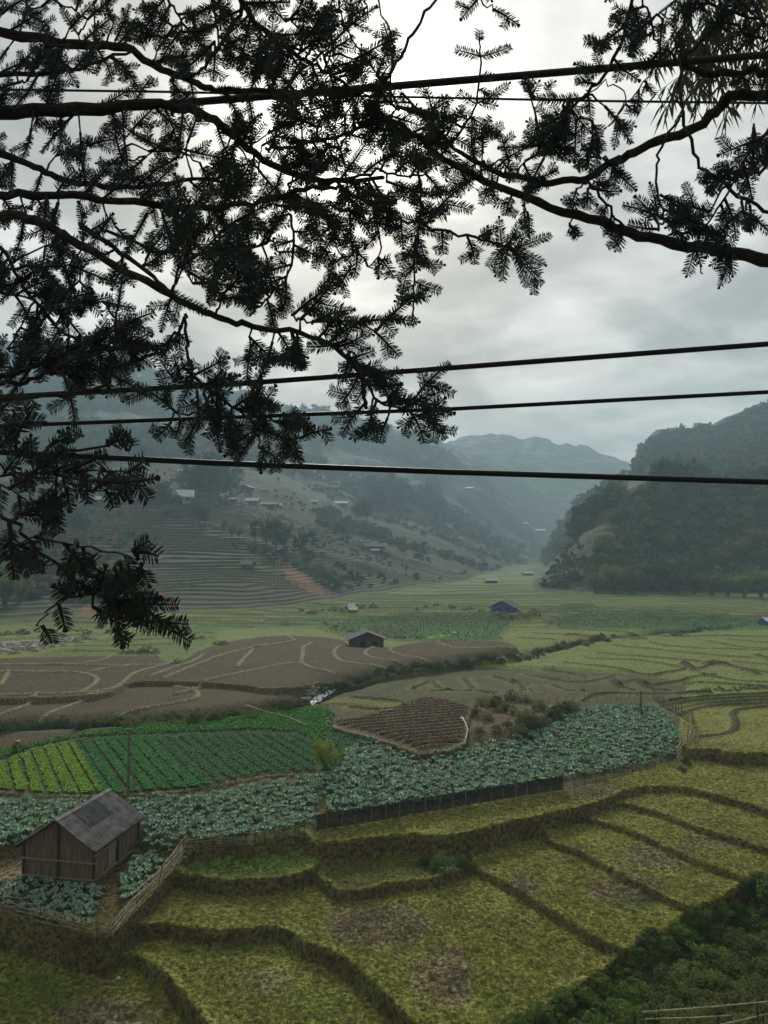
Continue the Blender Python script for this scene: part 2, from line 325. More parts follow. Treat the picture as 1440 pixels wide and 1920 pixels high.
# near ground starts low and rises to the plain behind the terraces
ls = sst(46, 60, Y); Z = np.where(Y < 75, (np.interp(PXG, [-200, 800, 1000], [0.0, 0.0, 0.7])+np.interp(Y, [31, 33, 36.5, 38], [-.15, 0, .30, .55])*(PXG < 500))*(1-ls)+ZP*ls, Z); paint(1-sst(70, 80, Y), OL)
det[Y < 75] = 1.0
LIP = (.19, .20, .040)
NEARP = [
 ([(215, 1790), (260, 1790), (310, 1830), (360, 1880), (400, 1940), (430, 2010), (950, 2010), (900, 1780), (500, 1700), (240, 1720)], 0.85, OL),
 ([(222, 1762), (240, 1737), (285, 1733), (350, 1736), (415, 1750), (432, 1740), (545, 1740), (565, 1762), (640, 1790), (700, 1840), (770, 1905), (850, 1990), (940, 1960), (965, 1915), (1060, 1862), (1180, 1790), (1230, 1650), (1000, 1500), (300, 1540), (250, 1640)], 1.5, OL),
 ([(590, 1632), (612, 1655), (640, 1672), (690, 1668), (725, 1655), (760, 1652), (860, 1642), (885, 1600), (760, 1550), (600, 1550)], 1.95, (.10, .10, .03)),
 ([(322, 1618), (335, 1640), (420, 1650), (500, 1649), (560, 1640), (592, 1628), (600, 1600), (590, 1550), (340, 1560)], 2.25, (.12, .165, .035)),
 ([(885, 1622), (940, 1650), (1010, 1690), (1100, 1745), (1168, 1783), (1180, 1780), (1290, 1715), (1330, 1650), (1060, 1500), (880, 1560)], 1.85, OL),
 ([(1020, 1575), (1080, 1590), (1150, 1630), (1230, 1670), (1290, 1702), (1315, 1700), (1405, 1650), (1440, 1590), (1150, 1480), (1030, 1530)], 2.15, OL),
 ([(1100, 1537), (1160, 1547), (1260, 1590), (1330, 1622), (1400, 1645), (1500, 1690), (1640, 1600), (1200, 1460), (1100, 1500)], 2.42, OL),
 ([(1140, 1505), (1190, 1508), (1280, 1540), (1360, 1567), (1440, 1590), (1560, 1630), (1640, 1500), (1200, 1440), (1130, 1480)], 2.7, OL),
 ([(572, 1572), (603, 1582), (680, 1573), (767, 1563), (800, 1570), (847, 1567), (913, 1553), (960, 1540), (1060, 1520), (1110, 1508), (1150, 1490), (1200, 1474), (1270, 1473), (1340, 1488), (1440, 1518), (1640, 1590), (1800, 1400), (1300, 1370), (600, 1420), (560, 1500)], 3.1, OL),
 ([(-300, 1725, 2.1), (-100, 1714, 2.1), (0, 1712, 2.05), (100, 1742, 1.9), (200, 1770, 1.75), (214, 1758, 1.75), (280, 1680, 2.2), (345, 1602, 2.6), (450, 1592, 2.65), (575, 1568, 2.8), (600, 1530, 3.0), (620, 1440, 3.3), (-300, 1440, 3.3)], None, (.075, .075, .03)),
]
for P, z, c in NEARP: plot(P, z, c, 0.30, LIP, 2, 1.0, 1.0, 0.07)
plot([(-300, 1620), (-60, 1600), (30, 1560), (250, 1560), (330, 1570), (450, 1570), (575, 1552), (590, 1545), (640, 1532), (900, 1500), (1055, 1482), (1200, 1447), (1288, 1418), (1290, 1395), (1270, 1330), (1300, 1250), (-300, 1250)], 3.3, (.08, .08, .035), 1.6, None, 2, .6)
plot([(1272, 1405), (1350, 1403), (1362, 1413), (1440, 1412), (1640, 1420), (1800, 1300), (1300, 1300), (1270, 1350)], 4.0, OL, 0.4, LIP, 1, 1.0, 1.0, 0.06)
ls = sst(64, 72, Y)*(1-0); m_ = (Y >= 62) & (Y < 90); Z[m_] = (Z*(1-ls)+ZP*ls)[m_]
# lettuce plot and the green plot behind it
plot([(-120, 1470), (-60, 1425), (60, 1392), (240, 1362), (400, 1345), (560, 1330), (600, 1325), (628, 1340), (624, 1358), (645, 1372), (775, 1415), (700, 1450), (600, 1452), (500, 1452), (380, 1480), (230, 1492), (110, 1493), (0, 1485), (-120, 1480)], 3.45, (.07, .075, .03), 0.35, (.14, .12, .05), 2, .6, .5)
# mid-distance plots
UB = [(-160, 1237), (70, 1232), (230, 1229), (312, 1227), (297, 1238), (335, 1243), (380, 1215), (430, 1202), (520, 1190), (640, 1196), (650, 1212), (720, 1215), (760, 1208), (800, 1202), (900, 1201), (962, 1204), (972, 1220), (968, 1232), (860, 1240), (780, 1252), (700, 1262), (610, 1272), (560, 1285), (500, 1291), (470, 1285), (400, 1279), (330, 1276), (240, 1276), (215, 1293), (170, 1305), (-160, 1312)]
LB = [(-160, 1300), (170, 1295), (240, 1272), (500, 1285), (590, 1288), (582, 1300), (520, 1318), (430, 1333), (300, 1340), (200, 1350), (40, 1356), (-160, 1368)]
plot(LB, 3.7, BR*1.12, 0.8, (.12, .11, .05), 1, .7)
plot(UB, 4.3, BR, 0.7, (.12, .115, .05), 1, .5)
plot([(-160, 1400), (60, 1374), (150, 1375), (180, 1382), (60, 1392), (-160, 1430)], 3.5, BR, 0.8, None, 1, .5)
plot([(-160, 1212), (60, 1200), (172, 1191), (180, 1196), (90, 1213), (0, 1229), (-160, 1240)], 3.1, (.22, .20, .16), 2, None, 1, 1.0)
plot([(60, 1230), (150, 1205), (230, 1190), (340, 1180), (395, 1178), (412, 1190), (395, 1203), (352, 1225), (337, 1243), (297, 1240), (310, 1228), (200, 1231)], 3.8, (.105, .155, .035), 0.8, None, 1, .4)
for P in ([(340, 1178), (430, 1168), (560, 1164), (645, 1160), (640, 1167), (500, 1172), (345, 1186)],): plot(P, 3.8, (.06, .15, .035), .8, None, 1, .4)
plot([(600, 1170), (640, 1160), (760, 1151), (930, 1149), (965, 1163), (935, 1188), (940, 1200), (850, 1207), (720, 1196), (620, 1186)], 3.9, (.06, .125, .035), .8, (.1, .1, .05), 1, .5)
plot([(1010, 1168), (1060, 1150), (1110, 1143), (1300, 1148), (1480, 1166), (1480, 1176), (1280, 1181), (1050, 1177)], 3.9, (.060, .125, .042), .8, None, 1, .5)
plot([(1000, 1140), (1100, 1133), (1130, 1140), (1060, 1150), (985, 1152)], 3.9, (.07, .12, .04), .8, None, 1, .5)
plot([(612, 1166), (636, 1165), (632, 1173), (612, 1173)], 3.95, (.16, .26, .03), .5, None, 1, .4)
plot([(775, 1197), (848, 1187), (853, 1190), (800, 1199)], 3.95, (.16, .24, .03), .5, None, 1, .4)
for k in range(3): plot([(675+k*28, 1174), (695+k*28, 1167), (700+k*28, 1168), (682+k*28, 1175)], 3.95, (.15, .24, .03), .4, None, 1, .4)
plot([(655, 1182), (720, 1175), (790, 1180), (760, 1190), (690, 1192)], 3.85, BR, .6, None, 1, .5)
plot([(600, 1316), (665, 1305), (755, 1314), (745, 1328), (620, 1321)], 3.7, (.13, .14, .035), .6, LIP, 1, .8)
plot([(615, 1322), (640, 1322), (727, 1331), (690, 1341), (625, 1350), (612, 1335)], 3.5, (.09, .075, .04), .5, None, 1, 1)
RBP = [(618, 1357), (690, 1344), (745, 1331), (776, 1312), (812, 1308), (897, 1331), (882, 1345), (872, 1365), (875, 1400), (786, 1417), (768, 1405), (680, 1377), (632, 1367)]
plot(RBP, 3.95, (.100, .078, .044), .3, (.24, .20, .12), 1, .6, .5)
# planted ridges
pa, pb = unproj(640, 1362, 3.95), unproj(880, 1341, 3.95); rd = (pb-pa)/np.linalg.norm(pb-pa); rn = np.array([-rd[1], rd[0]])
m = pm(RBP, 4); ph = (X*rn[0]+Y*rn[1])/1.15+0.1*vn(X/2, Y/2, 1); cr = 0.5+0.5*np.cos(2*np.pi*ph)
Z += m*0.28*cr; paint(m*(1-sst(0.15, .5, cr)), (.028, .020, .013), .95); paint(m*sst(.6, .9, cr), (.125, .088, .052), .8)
# gully slope beside it
gm = pm([(880, 1345), (905, 1310), (960, 1300), (1040, 1310), (1090, 1320), (1050, 1345), (1030, 1362), (980, 1385), (880, 1400), (874, 1370)], 10, 8)
Z += gm*(0.7+0.5*fbm(X/4, Y/4, 3, 2)); paint(gm, (.10, .085, .038), .9)
paint(pm([(900, 1340), (950, 1335), (960, 1365), (920, 1385), (885, 1385)], 8, 8), (.13, .09, .05), .8)
# bunds, steps, ditch
def line(P, h, w, c, ca=1.0, kind='bund', it=2, z=ZP, shade=None):
    P = smooth_poly(P, False, it); W_ = [tuple(q) for q in unproj([p[0] for p in P], [p[1] for p in P], z)]
    xs = [p[0] for p in W_]; ys = [p[1] for p in W_]; b = w*4+1
    sel = (X > min(xs)-b) & (X < max(xs)+b) & (Y > min(ys)-b) & (Y < max(ys)+b); x, y = X[sel], Y[sel]
    d = seg_dist(x, y, W_)+0.10*w*fbm(x/1.2, y/1.2, 2, 2); hv = h*(0.75+0.5*fbm(x/4, y/4, 2, 5)); g = np.exp(-(d/w)**2)
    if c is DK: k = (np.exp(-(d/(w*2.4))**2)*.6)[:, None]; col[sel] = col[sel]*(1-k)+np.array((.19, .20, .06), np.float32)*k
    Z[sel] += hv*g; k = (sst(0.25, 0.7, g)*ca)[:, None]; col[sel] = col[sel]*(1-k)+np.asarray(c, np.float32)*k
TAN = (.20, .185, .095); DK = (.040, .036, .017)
for P in ([(-100, 1309), (0, 1307), (80, 1305), (150, 1302), (215, 1294), (238, 1277), (250, 1265), (290, 1253), (335, 1243)], [(-60, 1262), (15, 1263), (150, 1264), (175, 1270), (185, 1278), (170, 1291), (150, 1301)],
          [(-20, 1338), (40, 1321), (72, 1304)], [(45, 1352), (100, 1326), (160, 1306), (190, 1300)], [(212, 1340), (215, 1334), (245, 1325), (330, 1312), (365, 1304), (374, 1294), (360, 1286), (330, 1282)],
          [(-60, 1247), (130, 1250), (280, 1250), (330, 1245)], [(283, 1273), (300, 1262), (340, 1250), (372, 1238), (380, 1230)], [(306, 1276), (350, 1255), (430, 1226), (500, 1210)], [(445, 1254), (455, 1240), (475, 1220)],
          [(585, 1208), (566, 1215), (569, 1232), (562, 1244), (580, 1256), (625, 1265)], [(640, 1213), (626, 1222), (627, 1236), (650, 1247), (720, 1250), (790, 1245)], [(705, 1215), (683, 1224), (688, 1234), (720, 1240), (765, 1244)],
          [(768, 1208), (730, 1218), (733, 1226), (760, 1233), (810, 1238)], [(780, 1202), (822, 1205), (840, 1216), (885, 1218), (975, 1214)], [(520, 1191), (555, 1200), (548, 1206), (480, 1215)], [(160, 1245), (200, 1238), (215, 1228)],
          [(165, 1262), (200, 1256), (250, 1250)], [(330, 1296), (420, 1270), (520, 1250), (560, 1245)], [(0, 1289), (10, 1275), (15, 1263)]):
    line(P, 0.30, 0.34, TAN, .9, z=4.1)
for P in ([(663, 1307), (700, 1310), (753, 1315)], [(810, 1273), (825, 1283), (843, 1291)], [(880, 1290), (928, 1300)], [(927, 1263), (960, 1273), (990, 1276)], [(870, 1265), (885, 1283)], [(775, 1284), (800, 1272), (812, 1272)], [(810, 1290), (880, 1290)],
          [(1008, 1176), (1100, 1180), (1250, 1187), (1290, 1189)], [(1000, 1185), (1100, 1192), (1207, 1193)], [(973, 1195), (1037, 1198)], [(1022, 1214), (1040, 1204), (1093, 1196), (1213, 1196)],
          [(1150, 1208), (1237, 1217), (1327, 1226), (1407, 1231)], [(1123, 1222), (1193, 1228), (1260, 1234), (1310, 1239)], [(1100, 1232), (1193, 1235), (1243, 1242), (1277, 1252)], [(1060, 1240), (1140, 1248), (1200, 1258), (1230, 1262), (1260, 1257), (1285, 1253)],
          [(1020, 1251), (1060, 1255), (1097, 1262)], [(960, 1273), (975, 1276), (980, 1285), (995, 1294)], [(1037, 1278), (1065, 1288), (1093, 1293)], [(1147, 1271), (1160, 1281), (1187, 1288)], [(1160, 1272), (1193, 1273), (1213, 1284), (1257, 1291)],
          [(1093, 1312), (1110, 1301), (1147, 1297), (1213, 1299), (1330, 1296)], [(1220, 1202), (1243, 1209), (1293, 1213), (1360, 1215), (1480, 1217)], [(1327, 1200), (1360, 1207), (1393, 1212), (1480, 1216)], [(1367, 1197), (1480, 1208)],
          [(1280, 1247), (1310, 1254), (1337, 1241), (1393, 1251), (1480, 1268)], [(1375, 1238), (1480, 1248)], [(1240, 1321), (1330, 1309), (1480, 1304)], [(1240, 1315), (1330, 1303), (1480, 1298)], [(1250, 1328), (1340, 1315), (1480, 1310)],
          [(1273, 1338), (1293, 1329), (1327, 1321), (1480, 1316)], [(1480, 1321), (1403, 1325), (1370, 1333), (1381, 1353), (1377, 1368), (1353, 1381), (1317, 1386)], [(985, 1258), (1080, 1277), (1150, 1262)], [(1210, 1281), (1290, 1268), (1340, 1262)],
          [(1060, 1165), (1120, 1160), (1480, 1163)], [(1060, 1190), (1480, 1192)], [(100, 1222), (200, 1221), (300, 1226)], [(140, 1212), (230, 1212), (330, 1208)], [(180, 1203), (300, 1199), (400, 1196)], [(230, 1195), (400, 1187)],
          [(660, 1322), (720, 1327), (750, 1327)], [(1320, 1265), (1400, 1276), (1480, 1280)], [(1285, 1276), (1360, 1280), (1480, 1290)]):
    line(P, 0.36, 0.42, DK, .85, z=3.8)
for P in ([(1278, 1246), (1300, 1254)], [(1325, 1243), (1345, 1240), (1420, 1262)], [(1195, 1272), (1213, 1284), (1255, 1290)], [(1147, 1271), (1160, 1281)], [(1420, 1228), (1445, 1235)]): line(P, 0.55, 0.7, (.06, .052, .028), .9, z=3.8)
# far plain: many thin parallel plots
pf = (1-hill)*sst(150, 175, Y)*(1-sst(1150, 1250, np.abs(PXG-720)*0+PXG*0))
bandn = 4800/Y+0.9*fbm(X/60, Y/40, 3, 3)+X*0.004
bq = bandn-np.floor(bandn); bid = np.floor(bandn)+37*np.floor(X/28+0.6*vn(np.floor(bandn), X*0, 3)+vn(Y/20, X/20, 1)*.3)
cv_ = vn(bid*0.37, bid*0.11, 4)
msk = (1-hill)*sst(150, 175, Y)
paint(msk*sst(0.25, 0.5, cv_)*.7, (.06, .12, .035)); paint(msk*(1-sst(-.6, -.35, cv_))*.6, (.085, .075, .045)); paint(msk*(1-sst(0.10, .24, bq)), (.03, .03, .015), .95); paint(msk*sst(.24, .3, bq)*(1-sst(.34, .42, bq)), (.16, .17, .07), .6); Z += msk*0.6*np.exp(-((bq-.15)/.10)**2)
ditch = [(-200, 1384), (0, 1371), (120, 1366), (250, 1361), (430, 1346), (560, 1325), (605, 1307), (650, 1291), (720, 1271), (850, 1251), (985, 1233), (1060, 1214), (1150, 1198), (1300, 1188)]
line(ditch, -1.6, 1.9, (.045, .05, .022), .8, z=2.9); line([(600, 1309), (640, 1240+50), (720, 1262), (860, 1241), (968, 1233)], 0.0, 1.3, (.04, .045, .02), .9, z=3.6)
for q in ((600, 1308), (657, 1140)): pass
# near hillside under the camera and scrub slope in the bottom right corner
D1 = np.interp(PXG, [-900, 300, 800, 1000, 1100, 1300, 1500, 2500], [24, 25, 26, 30, 33, 38, 42, 52])
sl = 18.4*np.clip(1-Y/D1, 0, 1)**1.6-1.2*sst(-2, 6, Y-D1+4)+0.4*fbm(X/3, Y/3, 3, 2); Z = np.where((sl > Z) & (Y < 60), sl, Z); paint((sl > Z-0.05)*(Y < 60)*1.0, (.05, .055, .022)); det[(sl > Z-.1) & (Y < 60)] = 1
# steep faces show soil with moss
gy = np.gradient(Z, axis=0)/np.gradient(Y, axis=0); gx = np.gradient(Z, axis=1)/np.maximum(np.gradient(X, axis=1), 1e-6)
SLP = np.hypot(gx-0, gy); bm = sst(0.55, 1.1, SLP)*(1-sst(75, 95, Y))
bn = fbm(X/1.3, Y/1.3+Z*2, 4, 2)
bc = C(.115, .088, .036)[None, None]+np.clip(bn, -.5, .5)[..., None]*C(.02, .045, .006); col = col*(1-bm[..., None]*.92)+bc*bm[..., None]*.92
# worn, trampled patches where the stubble has died back
PX, PY = proj(X, Y, Z); gn = fbm(X/1.1, Y/1.1, 4, 3)
for cx, cy, rx, ry in ((712, 1735, 115, 48), (830, 1830, 65, 65), (1180, 1668, 75, 34), (1232, 1607, 80, 30), (1335, 1576, 65, 18), (1108, 1482, 62, 15), (200, 1905, 110, 36), (500, 1845, 60, 30), (980, 1660, 40, 22)):
    e = ((PX-cx)/rx)**2+((PY-cy)/ry)**2; m = (1-sst(0.35, 1.25, e+gn*0.8))*near*(1-bm); paint(m, (.165, .135, .085), .62)
for cx, cy, rx, ry in ((940, 1880, 50, 22), (600, 1880, 60, 30), (60, 1860, 70, 50), (1200, 1690, 60, 15), (760, 1600, 60, 25), (420, 1770, 60, 14)):
    e = ((PX-cx)/rx)**2+((PY-cy)/ry)**2; m = (1-sst(0.3, 1.2, e+gn*0.8))*near*(1-bm); paint(m, (.075, .135, .02), .55)
paint(pm([(-60, 1615), (20, 1610), (60, 1620), (100, 1645), (60, 1650), (-60, 1648)], 6, 5), (.22, .17, .095), .9)
paint(pm([(180, 1660), (225, 1640), (235, 1620), (222, 1700), (210, 1760), (185, 1760)], 5, 3), (.13, .095, .04), .8)
paint(near*(1-bm), np.array((.06, .045, .02)), np.clip(0.3*sst(0.1, .6, gn), 0, 1))
# small lumps (hoof marks, stubble) on the near plots
lump = near*(1-bm)*det*(Y > 26)
Z += lump*(0.075*fbm(X/0.33, Y/0.33, 2, 1)+0.05*fbm(X/1.4, Y/1.4, 2, 2))+bm*0.10*fbm(X/0.5, Y/0.5, 2, 4)
def ground_z(x, y):
    x = np.asarray(x, float); y = np.asarray(y, float); s = x/np.maximum(y, .5)*FPX+720
    i = np.clip(np.interp(y, DR, np.arange(len(DR))), 0, len(DR)-1.001); j = np.clip(np.interp(s, PXC, np.arange(len(PXC))), 0, len(PXC)-1.001)
    a = i.astype(int); b = j.astype(int); u = i-a; v = j-b
    return (Z[a, b]*(1-v)+Z[a, b+1]*v)*(1-u)+(Z[a+1, b]*(1-v)+Z[a+1, b+1]*v)*u
MD = np.concatenate([np.arange(16, 120, .12), np.arange(120, 480, .8), np.arange(480, 2700, 4)])
def hit(px, py):     # first ground point behind a source pixel
    t = float(ray_t(py)); zz_ = CZ+t*MD; xx = (px-720)/FPX*(MD*math.cos(PIT)+(zz_-CZ)*math.sin(PIT)); g = ground_z(xx, MD)
    k = np.argmax(g >= zz_)
    if g[k] < zz_[k]: return None
    return Vector((float(xx[k]), float(MD[k]), float(g[k])))
def hits(pts): return [p for p in (hit(*q) for q in pts) if p is not None]
nr, nc = X.shape
idx = np.arange(nr*nc).reshape(nr, nc); F = np.stack([idx[:-1, :-1], idx[:-1, 1:], idx[1:, 1:], idx[1:, :-1]], -1).reshape(-1, 4)
def ground_mat():
    M = bpy.data.materials.new("ground"); M.use_nodes = True; nt = M.node_tree; N = nt.nodes; L = nt.links; B = N['Principled BSDF']
    B.inputs['Roughness'].default_value = .95; B.inputs['Specular IOR Level'].default_value = .1
    at = N.new('ShaderNodeAttribute'); at.attribute_name = 'Col'; tc = N.new('ShaderNodeTexCoord')
    def nz(sc, d=4, r=.6):
        n = N.new('ShaderNodeTexNoise'); n.inputs['Scale'].default_value = sc; n.inputs['Detail'].default_value = d; n.inputs['Roughness'].default_value = r; L.new(tc.outputs['Object'], n.inputs['Vector']); return n
    def mr(src, a, b, c, d):
        n = N.new('ShaderNodeMapRange'); [setattr(n.inputs[i+1], 'default_value', v) for i, v in enumerate((a, b, c, d))]; L.new(src, n.inputs[0]); return n.outputs[0]
    a, b, c = nz(4.6, 5, .62), nz(0.35, 5, .6), nz(15, 3, .6)
    m1 = N.new('ShaderNodeMath'); m1.operation = 'MULTIPLY'; L.new(mr(a.outputs[0], .38, .60, .28, 1.42), m1.inputs[0]); L.new(mr(b.outputs[0], .3, .7, .84, 1.16), m1.inputs[1])
    m2 = N.new('ShaderNodeMath'); m2.operation = 'MULTIPLY'; L.new(m1.outputs[0], m2.inputs[0]); L.new(mr(c.outputs[0], .35, .65, .7, 1.3), m2.inputs[1])
    hs = N.new('ShaderNodeHueSaturation'); L.new(at.outputs['Color'], hs.inputs['Color']); L.new(m2.outputs[0], hs.inputs['Value']); L.new(mr(b.outputs[0], .3, .7, .485, .515), hs.inputs['Hue'])
    L.new(hs.outputs[0], B.inputs['Base Color'])
    bp = N.new('ShaderNodeBump'); bp.inputs['Strength'].default_value = 0.9; bp.inputs['Distance'].default_value = .2; L.new(a.outputs[0], bp.inputs['Height']); L.new(bp.outputs[0], B.inputs['Normal'])
    return M
GM = ground_mat()
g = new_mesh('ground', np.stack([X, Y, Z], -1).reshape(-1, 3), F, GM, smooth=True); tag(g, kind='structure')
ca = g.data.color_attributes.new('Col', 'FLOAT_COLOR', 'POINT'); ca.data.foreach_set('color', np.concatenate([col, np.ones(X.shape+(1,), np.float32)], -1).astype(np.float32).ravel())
# the hillside the camera stands on, behind it
MB().add([(-60, 0.82, 18.0), (60, 0.82, 18.0), (120, -60, 22), (-120, -60, 22), (-300, -220, 60), (300, -220, 60)], [(0, 1, 2, 3), (3, 2, 5, 4)]).build('hillside', mat('hillside', (.05, .055, .022), (.07, .06, .03), 1.0))['kind'] = 'structure'
# ------------------------------------------------------------------ vegetation prototypes
def rotz(a): c, s = math.cos(a), math.sin(a); return np.array([[c, -s, 0], [s, c, 0], [0, 0, 1]])
def quads(C0, A, B):     # quads centred at C0 spanned by A and B
    V = np.stack([C0-A-B, C0+A-B, C0+A+B, C0-A+B], 1).reshape(-1, 3); return V, np.arange(len(V)).reshape(-1, 4)
def rnd_unit(n, R=RS):
    v = R.normal(size=(n, 3)); return v/np.linalg.norm(v, axis=1, keepdims=True)
def leafcloud(P, size, R=RS, aspect=.5, droop=0.0):
    n = len(P); a = rnd_unit(n, R); a[:, 2] = a[:, 2]*.7-droop; a /= np.linalg.norm(a, axis=1, keepdims=True)
    b = np.cross(a, rnd_unit(n, R)); b /= np.linalg.norm(b, axis=1, keepdims=True)+1e-9
    s = size*(0.6+0.8*R.rand(n, 1))
    V = np.stack([P-a*s*.5, P+b*s*aspect*.5, P+a*s*.5, P-b*s*aspect*.5], 1).reshape(-1, 3); return V, np.arange(len(V)).reshape(-1, 4)
def leaf_plant(nl, R, rad, hgt, wid, rows=3, seed=0):
    rs = np.random.RandomState(seed); V = []; F = []
    for i in range(nl):
        a = 2*math.pi*i/nl*1.0+rs.uniform(-.35, .35)+i*1.3; inner = (i % 3 == 0); r = rad*rs.uniform(.75, 1.1)*(.6 if inner else 1); h = hgt*rs.uniform(.8, 1.2)*(1.15 if inner else 1)
        b = len(V); w = wid*rs.uniform(.8, 1.15); tw = rs.uniform(-.3, .3)
        for k in range(rows):
            t = k/(rows-1); rr = r*(.12+.88*t); z = h*(math.sin(t*2.3)*.95+.12)+(-.02 if k else 0); ww = w*(.25, 1.0, .45, .3)[k] if rows == 3 else w
            ca, sa = math.cos(a+tw*t), math.sin(a+tw*t)
            for j in (-1, 0, 1): V.append((ca*rr-sa*j*ww, sa*rr+ca*j*ww, z+(abs(j)*ww*.45)+rs.uniform(-.01, .01)))
        for k in range(rows-1):
            for j in range(2): F.append((b+k*3+j, b+k*3+j+1, b+k*3+j+4, b+k*3+j+3))
    return np.array(V), np.array(F)
def merge(protos, pts, scales, name, m, tint=0.0, tilt=0.0, seed=1, tcol=None):
    rs = np.random.RandomState(seed); n = len(pts); VV = []; FF = []; CC = []; off = 0; pick = rs.randint(len(protos), size=n); ang = rs.rand(n)*6.283
    for k, (V, F) in enumerate(protos):
        s = np.where(pick == k)[0]
        if not len(s): continue
        c, sn = np.cos(ang[s])[:, None], np.sin(ang[s])[:, None]; sc = np.asarray(scales)[s]; sc = sc[:, None] if sc.ndim == 1 else sc
        sx = sc[:, :1]; sz = sc[:, -1:]
        x = (V[:, 0]*c-V[:, 1]*sn)*sx; y = (V[:, 0]*sn+V[:, 1]*c)*sx; z = V[:, 2][None]*sz
        if tilt: x = x+z*rs.uniform(-tilt, tilt, (len(s), 1)); y = y+z*rs.uniform(-tilt, tilt, (len(s), 1))
        P = np.stack([x, y, z], -1)+np.asarray(pts)[s][:, None, :]; VV.append(P.reshape(-1, 3))
        FF.append((F[None]+(np.arange(len(s))*len(V))[:, None, None]+off).reshape(-1, F.shape[1])); off += len(s)*len(V)
        t = 1+rs.uniform(-tint, tint, (len(s), 1, 3))*[.6, .4, .6]+rs.uniform(-tint, tint, (len(s), 1, 1)); CC.append(np.repeat(t, len(V), 1).reshape(-1, 3))
    o = new_mesh(name, np.concatenate(VV), np.concatenate(FF), m)
    cc = np.concatenate(CC).astype(np.float32); ca = o.data.color_attributes.new('Col', 'FLOAT_COLOR', 'POINT'); ca.data.foreach_set('color', np.c_[cc, np.ones(len(cc), np.float32)].astype(np.float32).ravel())
    return o
LEAFM = lambda name, c, c2=None, sc=1.5, trans=.25, **k: mat(name, c, c2 or [v*.6 for v in c], sc, .85, trans=trans, spec=.1, attr='Col', **k)
cab = [leaf_plant(10, RS, .30, .27, .085, 3, s) for s in range(4)]
let = [leaf_plant(6, RS, .15, .12, .07, 3, 20+s) for s in range(3)]
kal = [leaf_plant(7, RS, .24, .20, .085, 3, 30+s) for s in range(3)]
# ---- planted fields
CAB = [[(266, 1575), (262, 1535), (230, 1503), (390, 1495), (520, 1466), (600, 1458), (640, 1447), (650, 1405), (700, 1394), (785, 1419), (880, 1404), (985, 1382), (1030, 1364), (1055, 1342), (1110, 1328), (1225, 1324), (1252, 1345), (1266, 1370), (1278, 1398), (1262, 1418), (1200, 1438), (1060, 1462), (900, 1492), (640, 1530), (612, 1520), (628, 1486), (600, 1500), (586, 1550), (480, 1566), (340, 1584), (262, 1680), (222, 1700), (225, 1650), (264, 1600)],
       [(-120, 1505), (100, 1508), (222, 1506), (180, 1530), (60, 1560), (36, 1600), (-120, 1603)], [(-120, 1655), (45, 1655), (172, 1660), (186, 1672), (178, 1742), (110, 1735), (0, 1704), (-120, 1700)]]
LTP = [(-60, 1478), (-60, 1450), (0, 1432), (60, 1407), (150, 1387), (300, 1380), (480, 1374), (560, 1378), (600, 1412), (590, 1448), (500, 1448), (380, 1476), (230, 1488), (110, 1489), (0, 1481)]
GKP = [(-60, 1442), (-60, 1425), (60, 1394), (240, 1364), (400, 1347), (560, 1332), (600, 1327), (626, 1341), (622, 1358), (645, 1373), (772, 1414), (700, 1394), (650, 1405), (636, 1447), (604, 1450), (604, 1408), (562, 1374), (480, 1368), (300, 1376), (150, 1382), (60, 1402), (0, 1426)]
def grid_pts(P, sp, ang, jit, seed, zlo=3.3):
    rs = np.random.RandomState(seed); W_ = unproj([p[0] for p in P], [p[1] for p in P], zlo); c, s = math.cos(ang), math.sin(ang)
    U = W_ @ np.array([[c, -s], [s, c]]); lo, hi = U.min(0)-1, U.max(0)+1
    gx_, gy_ = np.meshgrid(np.arange(lo[0], hi[0], sp[0]), np.arange(lo[1], hi[1], sp[1])); G = np.stack([gx_.ravel(), gy_.ravel()], -1)+rs.uniform(-jit, jit, (gx_.size, 2))
    Wd = G @ np.array([[c, s], [-s, c]]); z = ground_z(Wd[:, 0], Wd[:, 1]); px, py = proj(Wd[:, 0], Wd[:, 1], z); k = in_poly(px, py, P)
    return np.c_[Wd[k], z[k]], G[k], px[k], py[k]
RA = math.atan2(11.6, -6.45)        # direction of the planted beds
m_cab = LEAFM('cabbage_leaf', (.27, .38, .26), (.13, .235, .14), 7.0, .15)
pts = []; 
for i, P in enumerate(CAB):
    q, _, px, py = grid_pts(P, (.44, .44), .35, .15, 40+i, 3.2); pts.append(q)
pts = np.concatenate(pts); keep = RS.rand(len(pts)) > 0.06+0.25*(fbm(pts[:, 0]/2, pts[:, 1]/2, 2, 1) > .42); pts = pts[keep]
px, py = proj(pts[:, 0], pts[:, 1], pts[:, 2]); dist = np.hypot(pts[:, 0], pts[:, 1])+1000*((px < -8) | (px > 1448)); od = np.argsort(dist); near_, rest = pts[od[:300]], pts[od[300:]]
cms = []
for k, (V, F_) in enumerate(cab):
    me = new_mesh('cabbage_plant', V, F_, m_cab, link=False); t = me.color_attributes.new('Col', 'FLOAT_COLOR', 'POINT'); t.data.foreach_set('color', np.ones(len(V)*4, np.float32)); cms.append(me)
for i, p in enumerate(near_):
    o = obj('cabbage_plant', cms[i % 4], None, p-np.array([0, 0, .02]), RS.rand()*6.28, (lambda s: (s, s, s*RS.uniform(.9, 1.35)))(RS.uniform(.85, 1.25)))
    tag(o, 'leafy blue-green cabbage plant in the nearest patches around the plank hut and cane fence', 'cabbage plant', 'cabbage plants nearest the hut')
sc = RS.uniform(.65, 1.35, len(rest)); o = merge(cab, rest, np.c_[sc, sc*RS.uniform(.9, 1.4, len(rest))], 'cabbage_field', m_cab, .26, .2); tag(o, kind='stuff')
